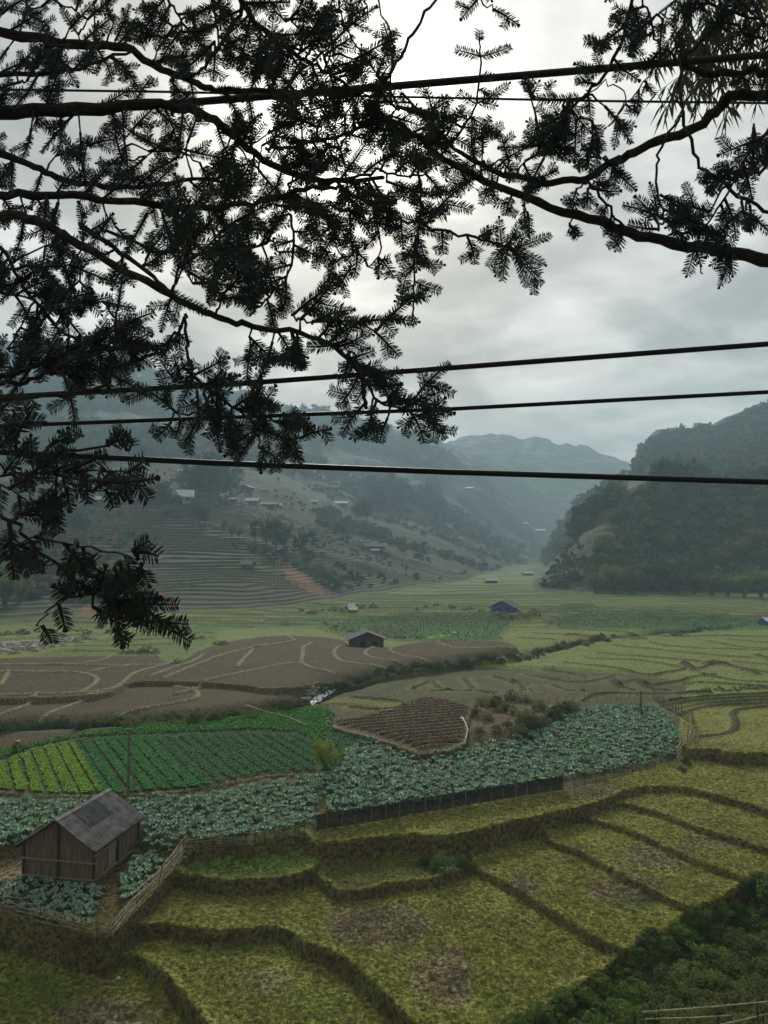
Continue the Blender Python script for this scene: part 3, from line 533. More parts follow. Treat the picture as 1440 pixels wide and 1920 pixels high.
# lettuce and greens in beds
q, G, px, py = grid_pts(LTP, (.2, .2), RA, .05, 3, 3.45)
ph = (G[:, 1]/0.97) % 1.0; bed = (ph > .16) & (ph < .88)
lx = np.interp(py, [1390, 1480], [138, 190]); rx = np.interp(py, [1380, 1475], [285, 392]); s1 = px < lx; s3 = px > rx
m1 = bed & s1 & (px > -60); m2 = bed & ~s1 & ~s3; m3 = bed & s3 & ((np.arange(len(q)) % 3) > 0)
q[:, 2] += .05
for name, mm, pr, cc, sc in (('lettuce_crop', m1, let, (.26, .44, .05), 1.0), ('spinach_crop', m2, let, (.085, .27, .07), 1.1), ('kale_crop', m3, kal, (.10, .27, .11), .74)):
    s = RS.uniform(.8, 1.25, mm.sum())*sc; o = merge(pr, q[mm], s, name, LEAFM(name, cc, [v*.55 for v in cc], 4.0, .25), .14, .1); tag(o, kind='stuff')
q, G, px, py = grid_pts(GKP, (.36, .42), RA, .09, 5, 3.45)
s = RS.uniform(.9, 1.35, len(q)); lo = px > 600+30*RS.rand(len(q))
o = merge(kal, q[~lo], s[~lo], 'mustard_greens_crop', LEAFM('mustard_leaf', (.085, .28, .04), None, 3.0, .3), .15, .1); tag(o, kind='stuff')
o = merge(cab, q[lo], s[lo]*.8, 'young_cabbage_crop', LEAFM('young_cabbage_leaf', (.09, .22, .10), None, 3.0, .2), .15, .1); tag(o, kind='stuff')
# green crops of the far plots
fp = [leafcloud(RS.uniform(-.25, .25, (5, 3))*[1, 1, .4]+[0, 0, .12], .3) for _ in range(3)]
allq = []
for P in ([(610, 1170), (760, 1153), (930, 1151), (962, 1163), (935, 1187), (938, 1199), (850, 1205), (720, 1195), (620, 1185)], [(1015, 1168), (1110, 1145), (1300, 1150), (1460, 1167), (1460, 1175), (1280, 1180), (1050, 1176)]):
    q, _, px, py = grid_pts(P, (.8, 1.7), .25, .2, 6, 3.9); allq.append(q)
q = np.concatenate(allq); o = merge(fp, q, RS.uniform(.8, 1.5, len(q)), 'distant_greens_crop', LEAFM('distant_greens_leaf', (.075, .21, .05), None, 1.0, .2), .2); tag(o, kind='stuff')
# rough grass and rice stubble on the near terraces
def blades(n, h, sp, w, seed):
    rs = np.random.RandomState(seed); V = []; 
    for i in range(n):
        a = rs.rand()*6.28; b = rs.rand(2)*sp-sp/2; L = h*rs.uniform(.6, 1.2); o_ = rs.uniform(.2, .9)*L; d = np.array([math.cos(a), math.sin(a), 0]); s = np.array([-d[1], d[0], 0])*w
        p0 = np.array([b[0], b[1], -.02]); p1 = p0+d*o_*.9+[0, 0, L]; V += [p0-s, p0+s, p1+s*.3, p1-s*.3]
    return np.array(V), np.arange(len(V)).reshape(-1, 4)
tuf = [blades(6, .085, .12, .012, 60+i) for i in range(6)]
N0 = 95000; ty = RS.uniform(27, 62, N0); tpx = RS.uniform(-120, 1560, N0); tx = (tpx-720)/FPX*ty
tz = ground_z(tx, ty); px, py = proj(tx, ty, tz); dn = fbm(tx/1.6, ty/1.6, 3, 2)
brown = np.zeros(N0, bool)
for cx, cy, rx_, ry_ in ((712, 1735, 115, 48), (830, 1830, 65, 65), (1180, 1668, 75, 34), (1232, 1607, 80, 30), (1335, 1576, 65, 18), (1108, 1482, 62, 15), (200, 1905, 110, 36), (980, 1660, 40, 22)):
    brown |= ((px-cx)/rx_)**2+((py-cy)/ry_)**2+dn*.8 < .8
inplant = np.zeros(N0, bool)
for P in CAB+[LTP, GKP]: inplant |= in_poly(px, py, P)
k = (~inplant) & ((dn > -.28) | (RS.rand(N0) < .3)) & (RS.rand(N0) < np.clip(36/ty, .3, 1)**1.5*1.25) & ~((px < 270) & (py < 1700) & (py > 1480))
T = np.c_[tx, ty, tz]
LEDGE = [(330, 1610), (340, 1636), (420, 1646), (500, 1645), (560, 1636), (588, 1625), (580, 1600), (340, 1600)]; led = in_poly(px, py, LEDGE); gled = k & led; k = k & ~led
tag(merge(tuf, T[gled], RS.uniform(.8, 1.3, gled.sum()), 'lush_grass', LEAFM('lush_grass', (.16, .22, .045), None, .8, .3), .15), kind='stuff')
gm_ = LEAFM('stubble_grass', (.225, .225, .05), (.15, .165, .03), .6, .3); dm_ = LEAFM('dry_stubble', (.20, .165, .105), (.12, .095, .06), .8, .2)
a_ = k & ~brown; s_ = RS.uniform(.7, 1.35, a_.sum()); tag(merge(tuf, T[a_], s_, 'stubble_grass', gm_, .22), kind='stuff')
a_ = k & brown; s_ = RS.uniform(.8, 1.4, a_.sum()); tag(merge(tuf, T[a_], s_, 'dry_stubble', dm_, .22), kind='stuff')
# grass and weeds hanging on the terrace banks
ok_ = (bm > .45) & (Y > 27) & (Y < 66) & (PXG > -150) & (PXG < 1600); ii = np.flatnonzero(ok_.ravel()); wt_ = (Y.ravel()[ii])**2; ii = RS.choice(ii, 8000, p=wt_/wt_.sum())
bp3 = np.c_[X.ravel()[ii]+RS.uniform(-.04, .04, len(ii)), Y.ravel()[ii]+RS.uniform(-.04, .04, len(ii)), Z.ravel()[ii]-.02]; hf = RS.rand(len(ii)) < .55
long_ = [blades(6, .12, .16, .012, 90+i) for i in range(5)]
tag(merge(long_, bp3[hf], RS.uniform(.6, 1.5, hf.sum()), 'bank_grass', LEAFM('bank_grass', (.20, .215, .05), (.13, .15, .03), .8, .3), .3, .5), kind='stuff')
tag(merge(long_, bp3[~hf], RS.uniform(.5, 1.2, (~hf).sum()), 'dry_bank_grass', LEAFM('dry_bank_grass', (.24, .19, .10), (.13, .10, .05), .8, .2), .3, .5), kind='stuff')
# ---- trees and bushes
def clumps(nc, nl, leaf, shape, seed, rr=.2, droop=0.1):
    rs = np.random.RandomState(seed); P = []
    for i in range(nc):
        c = shape(rs); r = rr*rs.uniform(.55, 1.25); v = rnd_unit(int(nl*rs.uniform(.6, 1.4)), rs)*(rs.rand(1)*.2+.8)*r*np.array([1.15, 1.15, .72]); v *= rs.uniform(.5, 1, (len(v), 1))**.5; P.append(c+v)
    return leafcloud(np.concatenate(P), leaf, rs, .55, droop)
def sh_round(z0, z1, w):
    def f(rs):
        v = rnd_unit(1, rs)[0]*rs.uniform(.45, .95); return np.array([v[0]*w, v[1]*w, (z0+z1)/2+v[2]*(z1-z0)/2])
    return f
def sh_dome(w):
    def f(rs):
        a = rs.rand()*6.28; r = rs.rand()**.5*w; return np.array([math.cos(a)*r, math.sin(a)*r, rs.uniform(.12, .85)*(1-(r/w)**2*.65)])
    return f
def trunk_mb(h, r, seed, limbs=5):
    rs = random.Random(seed); b = MB(); P = [Vector((0, 0, -.05))]
    for i in range(4): P.append(P[-1]+Vector((rs.uniform(-.03, .03), rs.uniform(-.03, .03), h/4)))
    b.tube(P, [r*(1-.17*i) for i in range(5)], 6)
    for i in range(limbs):
        a = rs.random()*6.28; s = P[rs.choice((2, 3, 4))]; e = s+Vector((math.cos(a)*.24, math.sin(a)*.24, rs.uniform(.12, .32))); b.tube([s, (s+e)/2+Vector((0, 0, -.02)), e], [r*.5, r*.35, r*.15], 5)
    return b
BARK = mat('bark', (.10, .08, .055), (.05, .04, .03), 6, .95, .5)
def wc(me):
    t = me.color_attributes.new('Col', 'FLOAT_COLOR', 'POINT'); n = len(me.vertices); z = np.ones((n, 4), np.float32); z[:, :3] += np.repeat(RS.uniform(-.22, .22, (n//4+1, 1)), 4, 0)[:n]; t.data.foreach_set('color', z.ravel()); return me
def bamboo_cloud(nculm, nl, leaf, seed):
    rs = np.random.RandomState(seed); P = []; tub = MB()
    for i in range(nculm):
        a = rs.rand()*6.28; r0 = rs.rand()*.08; lean = rs.uniform(.06, .42); H = rs.uniform(.65, 1.0); b = np.array([math.cos(a)*r0, math.sin(a)*r0, 0])
        t = np.linspace(0, 1, 7); C_ = np.stack([b[0]+math.cos(a)*lean*t**2.2, b[1]+math.sin(a)*lean*t**2.2, H*(t-.22*lean/.42*t**5)], -1); tub.tube([Vector(c) for c in C_], [.008*(1-.8*u) for u in t], 4, False)
        u = rs.uniform(.28, 1, nl)**.8; pos = np.stack([np.interp(u, t, C_[:, j]) for j in range(3)], -1)+rs.normal(size=(nl, 3))*.045; P.append(pos)
    return leafcloud(np.concatenate(P), leaf, rs, .4, .35), tub
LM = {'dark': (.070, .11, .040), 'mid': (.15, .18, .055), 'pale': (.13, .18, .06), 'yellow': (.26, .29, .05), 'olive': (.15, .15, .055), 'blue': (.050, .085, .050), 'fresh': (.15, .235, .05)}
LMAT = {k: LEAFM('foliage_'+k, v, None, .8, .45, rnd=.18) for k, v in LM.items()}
PROTO = {}
def proto(kind, tone, v):
    key = (kind, tone, v)
    if key in PROTO: return PROTO[key]
    sd = v*7; m_ = LMAT[tone]
    if kind == 'broad': c = clumps(26, 46, .075, sh_round(.22, 1, .36), sd+1, .16); t = trunk_mb(.6, .035, sd)
    elif kind == 'tall': c = clumps(22, 44, .06, sh_round(.15, 1, .22), sd+2, .12); t = trunk_mb(.7, .03, sd)
    elif kind == 'bamboo': c, t = bamboo_cloud(22, 60, .075, sd+3)
    elif kind == 'bush': c = clumps(26, 52, .095, sh_dome(.62), sd+4, .2); t = trunk_mb(.4, .03, sd, 6)
    elif kind == 'scrub': c = clumps(60, 56, .075, sh_dome(.75), sd+5, .17); t = trunk_mb(.5, .02, sd, 8)
    else: c = clumps(14, 26, .13, sh_dome(.7), sd+6, .22); t = trunk_mb(.4, .03, sd, 3)
    PROTO[key] = (wc(new_mesh('crown', c[0], c[1], m_, link=False)), t.build('trunk', BARK, link=False)); return PROTO[key]
PN = {'broad': ('tree', 'trunk', 'crown'), 'tall': ('tree', 'trunk', 'crown'), 'bamboo': ('bamboo_clump', 'culms', 'foliage'), 'bush': ('bush', 'stem', 'foliage'), 'scrub': ('shrub', 'stem', 'foliage'), 'low': ('bush', 'stem', 'foliage')}
def plant(kind, tone, loc, H, label, group=None, wide=1.0, v=None, cat=None, name=None):
    cm, tm = proto(kind, tone, RS.randint(3) if v is None else v); n, tn, cn = PN[kind]
    r = thing(name or n, label, cat or {'tree': 'tree', 'bamboo_clump': 'bamboo', 'bush': 'bush', 'shrub': 'shrub'}[n], loc, RS.rand()*6.28, group); r.scale = (H*wide, H*wide, H)
    obj(tn if tn != 'culms' else 'culm_bundle', tm, r); obj(cn, cm, r); return r
def pxh(loc, hp): return hp*loc[1]/FPX      # metres for a height in source pixels at that distance
def sow(lst, kind, tone, label, group, wide=1.0, jit=.15):
    for q in lst:
        p = hit(q[0], q[1])
        if p is None: continue
        plant(kind, tone, p-Vector((0, 0, .1)), pxh(p, q[2])*RS.uniform(1-jit, 1+jit), label, group if len(lst) > 1 else None, wide)
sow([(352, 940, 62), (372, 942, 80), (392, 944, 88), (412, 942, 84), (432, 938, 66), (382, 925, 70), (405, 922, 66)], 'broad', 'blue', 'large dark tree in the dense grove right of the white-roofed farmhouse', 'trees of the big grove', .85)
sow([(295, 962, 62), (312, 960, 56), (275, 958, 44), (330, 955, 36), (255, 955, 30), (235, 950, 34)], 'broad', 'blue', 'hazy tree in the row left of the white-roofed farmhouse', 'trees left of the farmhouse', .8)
sow([(362, 985, 40), (374, 988, 50), (386, 986, 38)], 'broad', 'dark', 'tree standing below the white-roofed farmhouse', 'trees below the farmhouse', .7)
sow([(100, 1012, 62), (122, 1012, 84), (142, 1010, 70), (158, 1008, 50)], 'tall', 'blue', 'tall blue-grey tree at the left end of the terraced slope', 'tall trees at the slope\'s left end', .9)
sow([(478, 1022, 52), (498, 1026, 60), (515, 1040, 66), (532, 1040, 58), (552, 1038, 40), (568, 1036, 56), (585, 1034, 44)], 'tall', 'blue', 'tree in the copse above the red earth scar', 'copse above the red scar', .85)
sow([(435, 1008, 26), (448, 1010, 22), (420, 1000, 20), (610, 968, 26), (600, 990, 18)], 'broad', 'dark', 'small lone tree on the terraced hillside', 'lone hillside trees', .8)
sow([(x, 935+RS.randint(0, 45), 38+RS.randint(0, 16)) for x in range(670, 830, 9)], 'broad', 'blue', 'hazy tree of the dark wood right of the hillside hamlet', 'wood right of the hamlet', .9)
sow([(8, 1140, 84), (36, 1130, 56), (-12, 1120, 70)], 'bamboo', 'pale', 'pale green bamboo clump at the left edge of the valley', 'bamboo at the left edge')
sow([(215, 1112, 62), (244, 1118, 56), (190, 1108, 44), (262, 1120, 40)], 'bamboo', 'mid', 'green bamboo clump at the foot of the left slope', 'bamboo at the left slope\'s foot')
sow([(556, 1062, 16), (572, 1072, 20), (588, 1080, 22), (604, 1088, 24), (618, 1098, 22), (634, 1106, 20), (600, 1070, 18), (622, 1080, 18), (640, 1092, 18), (575, 1055, 16), (655, 1104, 14), (540, 1050, 16)], 'bush', 'dark', 'dark bush lining the gully beside the red earth scar', 'gully bushes')
sow([(1116, 1113, 46), (1150, 1114, 66), (1182, 1114, 54)], 'bamboo', 'mid', 'bamboo clump at the left foot of the wooded hill', 'bamboo at the wooded hill\'s left foot', 1.1)
sow([(1212, 1113, 40), (1242, 1114, 78), (1272, 1114, 62), (1302, 1115, 44)], 'bamboo', 'dark', 'dark bamboo clump at the middle foot of the wooded hill', 'bamboo at the wooded hill\'s middle foot', 1.1)
sow([(1335, 1116, 56), (1365, 1118, 50), (1395, 1119, 60), (1428, 1119, 66)], 'bamboo', 'pale', 'paler bamboo clump at the right foot of the wooded hill', 'bamboo at the wooded hill\'s right foot', 1.1)
sow([(1380, 1062, 56), (1420, 1040, 60), (1345, 1070, 44), (1300, 1060, 40), (1252, 1040, 46), (1440, 1075, 50)], 'bamboo', 'mid', 'bamboo plume standing above the others on the wooded hillside', 'bamboo up the wooded hill')
sow([(1262, 897, 20), (1272, 895, 30), (1284, 897, 20)], 'broad', 'dark', 'tree on the rounded summit of the wooded hill', 'summit trees', 1.1)
rs_ = np.random.RandomState(77)
for tone, n_, lab, grp in (('mid', 26, 'rounded fresh-green treetop rising out of the forest on the wooded hill', 'fresh treetops of the wooded hill'), ('pale', 16, 'pale yellowish treetop on the wooded hill', 'pale treetops of the wooded hill'), ('dark', 22, 'dark tall tree on the wooded hill', 'dark trees of the wooded hill')):
    L_ = []
    while len(L_) < n_:
        a_, b_ = rs_.uniform(1110, 1440), rs_.uniform(925, 1095)
        if in_poly([a_], [b_], [(1108, 1100), (1120, 1020), (1170, 945), (1240, 920), (1440, 920), (1440, 1100)])[0]: L_.append((a_, b_, rs_.uniform(18, 34)))
    sow(L_, 'broad', tone, lab, grp, 1.15)
# hedges and streamside
def along(P, n, hp, kind, tone, label, group, wide=1.0, off=4):
    P = np.array(P, float); L = np.r_[0, np.cumsum(np.hypot(*np.diff(P, axis=0).T))]; t = np.linspace(0, L[-1], n)+RS.uniform(-.3, .3, n)*L[-1]/n
    sow([(np.interp(u, L, P[:, 0]), np.interp(u, L, P[:, 1])+RS.uniform(-off, off), hp*RS.uniform(.65, 1.25)) for u in t], kind, tone, label, group, wide)
along([(-20, 1372), (120, 1364), (250, 1362), (430, 1348), (560, 1328)], 40, 19, 'bush', 'dark', 'dark bush in the hedge between the brown fields and the green beds', 'hedge above the green beds', 1.0, 5)
along([(200, 1362), (330, 1358), (430, 1350), (520, 1338)], 14, 24, 'bush', 'mid', 'taller leafy bush in the hedge behind the power pole', 'taller hedge bushes', 1.0, 3)
along([(600, 1298), (640, 1288), (700, 1270), (800, 1252), (900, 1243), (975, 1236)], 34, 13, 'bush', 'dark', 'bush on the stream bank below the brown fields', 'streamside bushes', 1.1, 5)
along([(985, 1236), (1030, 1222), (1080, 1210), (1150, 1199)], 24, 12, 'bush', 'olive', 'olive bush in the overgrown ditch between the stubble plots', 'ditch bushes', 1.1, 5)
along([(1265, 1190), (1300, 1184), (1330, 1182), (1365, 1180)], 10, 8, 'low', 'dark', 'low bush on the strip right of the far green plot', 'bushes by the far green plot', 1.3, 2)
along([(1325, 1294), (1370, 1294), (1430, 1290)], 9, 9, 'low', 'dark', 'low bush on the bank above the narrow terraces', 'bushes above the narrow terraces', 1.3, 2)
along([(612, 1172), (660, 1186), (730, 1193), (790, 1200)], 12, 8, 'low', 'olive', 'low bush behind the grey field hut', 'bushes behind the grey field hut', 1.3, 3)
along([(935, 1155), (950, 1162), (985, 1160), (1000, 1155)], 6, 14, 'low', 'olive', 'bush beside the blue-gabled hut', 'bushes beside the blue-gabled hut', 1.2, 3)
along([(560, 1150), (600, 1147), (650, 1144), (700, 1140)], 10, 9, 'low', 'dark', 'bush by the far stream', 'bushes by the far stream', 1.2, 4)
along([(0, 1225), (60, 1222), (120, 1208), (175, 1198)], 14, 9, 'low', 'olive', 'low bush along the stony riverbed', 'bushes along the riverbed', 1.3, 4)
along([(0, 1195), (60, 1192), (120, 1190), (200, 1182), (320, 1172)], 20, 12, 'low', 'dark', 'bush at the foot of the left slope', 'bushes at the left slope\'s foot', 1.3, 6)
along([(780, 1142), (820, 1138), (870, 1145), (905, 1146)], 7, 8, 'low', 'dark', 'small bush left of the blue-gabled hut', 'bushes left of the blue-gabled hut', 1.3, 3)
sow([(245, 1226, 12), (262, 1226, 14), (280, 1225, 14), (230, 1226, 9)], 'low', 'olive', 'brown brush heap on the edge of the green meadow', 'brush heaps by the meadow', 1.5)
sow([(332, 1242, 10)], 'low', 'dark', 'single dark bush on the tip of the green meadow', None, 1.0)
sow([(376, 1199, 10)], 'low', 'dark', 'dark round bush at the upper edge of the green meadow', None, 1.4)
sow([(408, 1208, 11), (418, 1209, 12)], 'low', 'olive', 'brush heap at the top corner of the brown fields', 'brush heaps at the brown fields\' corner', 1.5)
sow([(892, 1340, 18), (900, 1372, 14), (915, 1350, 20), (930, 1372, 16), (960, 1312, 20), (985, 1318, 20), (1010, 1330, 24), (1045, 1360, 18), (905, 1325, 22), (928, 1328, 28), (948, 1335, 26), (968, 1342, 24), (985, 1350, 26), (1000, 1362, 30), (975, 1375, 20), (1018, 1362, 26), (1035, 1345, 24), (1052, 1335, 22), (1068, 1332, 24), (950, 1360, 16), (990, 1384, 16)], 'bush', 'olive', 'scraggly bush on the gully mound behind the cabbage field', 'bushes on the gully mound')
sow([(1040, 1352, 30), (1060, 1340, 26), (985, 1368, 28), (930, 1322, 20)], 'bush', 'dark', 'dark green bush among the olive ones on the gully mound', 'dark bushes on the gully mound')
sow([(1100, 1345, 26), (1080, 1355, 20), (1202, 1345, 34)], 'tall', 'olive', 'dry brown weed stalk sticking out of the far cabbages', 'dry weeds in the cabbages', .35)
# forest masses
fproto = [clumps(6, 9, .34, sh_round(.1, 1, .42), 300+i, .22) for i in range(5)]
def forest(name, P, n, h, m_, seed, hr=.5, thr=-9):
    rs = np.random.RandomState(seed); xs = [p[0] for p in P]; ys = [p[1] for p in P]; out = []; k = 0
    while len(out) < n and k < n*6:
        k += 1; a, b = rs.uniform(min(xs), max(xs)), rs.uniform(min(ys), max(ys))
        if not in_poly([a], [b], P)[0]: continue
        p = hit(a, b)
        if p is not None and p[1] > 200 and p[2] > 4.5 and fbm(p[0]/26, p[1]/26, 2, 3) > thr: out.append(p)
    s = h*rs.uniform(1-hr, 1+hr, len(out)); o = merge(fproto, np.array([list(p) for p in out])-[0, 0, h*.2], np.c_[s*1.1, s], name, m_, .42); return tag(o, kind='stuff')
FM = LEAFM('forest_leaf', (.060, .094, .034), (.036, .060, .026), .08, .2)
forest('forest', [(1105, 1112), (1118, 1060), (1138, 1000), (1168, 950), (1240, 905), (1480, 895), (1480, 1120)], 2900, 4.2, FM, 1, .6, -.2)
forest('pale_undergrowth', [(1098, 1106), (1110, 1050), (1125, 1000), (1160, 948), (1240, 900), (1480, 895), (1480, 1112)], 900, 3.6, LEAFM('undergrowth_leaf', (.12, .15, .05), None, .1, .2), 11)
forest('mountain_forest', [(1183, 895), (1200, 850), (1235, 818), (1340, 806), (1385, 787), (1430, 765), (1500, 755), (1500, 905), (1250, 900)], 1700, 9.0, FM, 2)
forest('flank_scrub', [(1005, 1100), (1060, 1032), (1115, 980), (1112, 1108)], 150, 2.0, FM, 12, .5, 0.0)
forest('valley_side_wood', [(560, 900), (760, 925), (960, 1045), (950, 1068), (820, 1062), (700, 1012), (600, 990)], 700, 4.2, FM, 13, .5, .02)
forest('spur_forest', [(1010, 1075), (1050, 1000), (1085, 945), (1180, 895), (1150, 940), (1100, 985), (1060, 1030)], 700, 9.0, FM, 3)
forest('ridge_forest', [(-60, 640), (120, 645), (230, 660), (330, 720), (450, 735), (530, 768), (620, 768), (700, 795), (850, 845), (860, 900), (700, 850), (530, 830), (300, 780), (-60, 760)], 1500, 11.0, FM, 4)
forest('hillside_scrub', [(-60, 900), (300, 880), (600, 900), (900, 1030), (960, 1070), (840, 1085), (640, 1110), (600, 1120), (470, 1040), (330, 1010), (-60, 1180)], 800, 2.2, LEAFM('hillside_scrub_leaf', (.055, .075, .034), None, .1, .2), 5, .5, -.05)
forest('slope_scrub', [(-60, 1000), (90, 1010), (250, 1060), (330, 1165), (100, 1185), (-60, 1190)], 450, 2.6, LEAFM('slope_scrub_leaf', (.085, .105, .045), None, .1, .2), 6)
forest('upper_wood', [(-60, 780), (300, 800), (560, 850), (760, 900), (1000, 1040), (950, 1050), (800, 960), (600, 900), (330, 860), (-60, 880)], 1300, 8.0, FM, 7)
# ------------------------------------------------------------------ scrub in the bottom right corner
def corner(lst, kind, tone, label, group, wide=1.0):
    for px, py, hm_, in lst:
        p = hit(px, py)
        if p is None: continue
        plant(kind, tone, p-Vector((0, 0, .15)), hm_, label, group if len(lst) > 1 else None, wide)
corner([(1100, 1900, 1.1), (1150, 1925, 1.4), (1040, 1935, 1.0), (1190, 1880, 1.2), (1230, 1945, 1.5), (1110, 1960, 1.4)], 'scrub', 'fresh', 'bright green leafy shrub at the corner of the nearest terraces', 'bright shrubs at the bottom', 1.1)
corner([(1215, 1800, 1.0), (1240, 1850, 1.3), (1300, 1860, 1.5), (1290, 1900, 1.4), (1350, 1880, 1.6), (1400, 1850, 1.7), (1430, 1900, 1.6), (1345, 1940, 1.5), (1290, 1960, 1.4), (1440, 1800, 1.5), (1390, 1790, 1.4), (1465, 1850, 1.6), (1380, 1915, 1.3), (1440, 1940, 1.3), (1340, 1915, 1.3), (1260, 1925, 1.3), (1180, 1850, 1.1), (1250, 1895, 1.2), (1400, 1890, 1.3), (1460, 1905, 1.2)], 'scrub', 'mid', 'dense dull-leaved shrub on the scrub slope at lower right', 'shrubs of the lower right slope', 1.1)
corner([(1280, 1770, 1.2), (1330, 1760, 1.3), (1340, 1820, 1.4), (1385, 1730, 1.2), (1430, 1740, 1.4), (1240, 1775, .9), (1300, 1800, 1.2), (1300, 1735, .8), (1350, 1720, .8), (1460, 1700, 1.3), (1200, 1800, .9), (1180, 1815, .8), (1150, 1835, .8), (1120, 1852, .8), (1085, 1875, .7), (1050, 1892, .7), (1010, 1908, .7), (970, 1925, .7), (1230, 1780, .9), (1265, 1755, .8), (1310, 1728, .7), (1370, 1700, .7)], 'scrub', 'fresh', 'green shrub along the lower right edge of the strip terraces', 'olive shrubs of the lower right slope', 1.1)
corner([(1425, 1672, 1.0), (1452, 1682, 1.2), (1405, 1690, .8)], 'bush', 'dark', 'dark bush where the strip terraces meet the right edge', 'dark bushes at the right edge', 1.0)
corner([(1205, 1775, .8), (1220, 1760, .7)], 'bush', 'dark', 'dark small bush at the tip of the second strip terrace', 'bushes at the strip tip', 1.0)
corner([(832, 1632, 1.35)], 'scrub', 'fresh', 'leafy bush growing on the brown bank below the net fence', None, .7)
corner([(795, 1622, .8), (868, 1625, .9)], 'bush', 'dark', 'low dark bush beside the leafy one on the brown bank', 'low bushes on the brown bank', .8)
corner([(1285, 1432, .7), (1278, 1445, .6)], 'bush', 'dark', 'little dark bush at the foot of the cane gate corner', 'bushes at the fence corner', .9)
for (px, py, h) in ((1278, 1870, 1.3), (1440, 1850, 1.2), (1135, 1880, .8)):      # yellow ferny shoots
    p = hit(px, py); b = []; rs = np.random.RandomState(int(px))
    for i in range(16):
        a = rs.rand()*6.28; L = h*rs.uniform(.6, 1); t = np.linspace(.15, 1, 26)[:, None]; b.append(np.concatenate([math.cos(a)*L*.35*t**1.5, math.sin(a)*L*.35*t**1.5, L*(t-.25*t**3)], 1)+rs.normal(size=(26, 3))*.012)
    V, F_ = leafcloud(np.concatenate(b), .075, rs, .28, .0); r = thing('fern', {1278: 'yellow feathery fern standing out of the lower right shrubs', 1440: 'yellow-green fern cut off by the right edge of the photo', 1135: 'small yellowish fern among the bright green shrubs'}[px], 'fern', p)
    o = obj('frond', wc(new_mesh('frond', V, F_, LMAT['yellow'], link=False)), r); MB().tube([(0, 0, -.1), (0, 0, .3)], .02).build('stem', BARK, r)
# spiky pale plant
p = hit(838, 1645); b = MB(); rs = random.Random(5)
for i in range(14):
    a = rs.random()*6.28; L = rs.uniform(.45, .8); d = Vector((math.cos(a), math.sin(a), 0)); s = Vector((-d.y, d.x, 0))*.022; q0, q1, q2 = Vector((0, 0, 0)), d*L*.4+Vector((0, 0, L*.8)), d*L*.85+Vector((0, 0, L*.75))
    b.add([q0-s, q0+s, q1+s, q1-s, q2], [(0, 1, 2, 3), (3, 2, 4)])
r = thing('spiky_plant', 'pale spiky-leaved plant at the foot of the brown bank', 'plant', p); b.build('leaves', mat('pale_leaf', (.24, .26, .17)), r); MB().tube([(0, 0, -.05), (0, 0, .12)], .04).build('stem', BARK, r)
# young yellow-green tree among the greens
p = hit(612, 1456); r = thing('young_tree', 'slender yellow-green young tree with upswept twigs beside the vegetable beds', 'tree', p); rs = random.Random(9); H = 2.95; tw = MB(); lf = []
MB().tube([(0, 0, -.1), (.02, 0, .3), (.0, .02, .7)], [.06, .05, .04]).build('trunk', BARK, r)
for i in range(26):
    a = rs.random()*6.28; sp = rs.uniform(.15, 1.0)**.8; top = H*(1-.35*sp**2)*rs.uniform(.85, 1); P = []
    for k in range(8):
        t = k/7; P.append(Vector((math.cos(a)*1.35*sp*t**.9+rs.uniform(-.03, .03), math.sin(a)*1.35*sp*t**.9+rs.uniform(-.03, .03), .35+(top-.35)*t**1.05)))
    tw.tube(P, [.026*(1-.8*k/7) for k in range(8)], 4, False)
    for j in range(4):
        s = P[rs.randint(2, 5)]; e = s+Vector((math.cos(a+rs.uniform(-1.2, 1.2))*.35, math.sin(a+rs.uniform(-1.2, 1.2))*.35, rs.uniform(.4, .8))); tw.tube([s, (s+e)/2, e], [.011, .008, .004], 3, False)
        for q in range(44): t = rs.uniform(.2, 1); lf.append(s.lerp(e, t)+Vector((rs.gauss(0, .06), rs.gauss(0, .06), rs.gauss(0, .06))))
    for q in range(46): t = rs.uniform(.35, 1); k = min(6, int(t*7)); lf.append(P[k].lerp(P[k+1], t*7-k)+Vector((rs.gauss(0, .07), rs.gauss(0, .07), rs.gauss(0, .06))))
tw.build('twigs', BARK, r); V, F_ = leafcloud(np.array([list(q) for q in lf]), .085, RS, .55); obj('foliage', wc(new_mesh('foliage', V, F_, LMAT['yellow'], link=False)), r)
# ------------------------------------------------------------------ the plank hut
def wood(name, c, c2, st=(6, 6, .6), sc=2.0, **k): return mat(name, c, c2, sc, .9, .35, 5, stretch=st, spec=.1, **k)
WOOD = wood('old_planks', (.175, .128, .072), (.080, .057, .033)); WOOD2 = wood('pale_planks', (.27, .22, .14), (.13, .105, .065)); WOODD = wood('dark_boards', (.050, .038, .026), (.025, .02, .014))
ROOFM = mat('cement_sheet', (.215, .205, .20), (.11, .105, .10), 2.2, .9, .3, 6, stretch=(1.0, 1, 1)); ROOFD = mat('mossy_sheet', (.115, .115, .11), (.062, .064, .06), 3, .9, .3, 6)
zb = 2.62; A_ = unproj(45, 1641, zb); B_ = unproj(175, 1652, zb); ux = B_-A_; Wd = float(np.linalg.norm(ux)); yaw = math.atan2(ux[1], ux[0]); BL = 4.7
hut = thing('plank_hut', 'small weathered plank hut with a grey corrugated gable roof amid cabbages', 'hut', (A_[0], A_[1], zb), yaw)
MB().box((Wd/2, BL/2, -.30), (Wd-.02, BL-.02, .62)).build('footing', mat('packed_earth', (.13, .10, .06), (.07, .055, .035), 4, .95, .4), hut)
WH, RH = 1.86, 3.12; rng = random.Random(3)
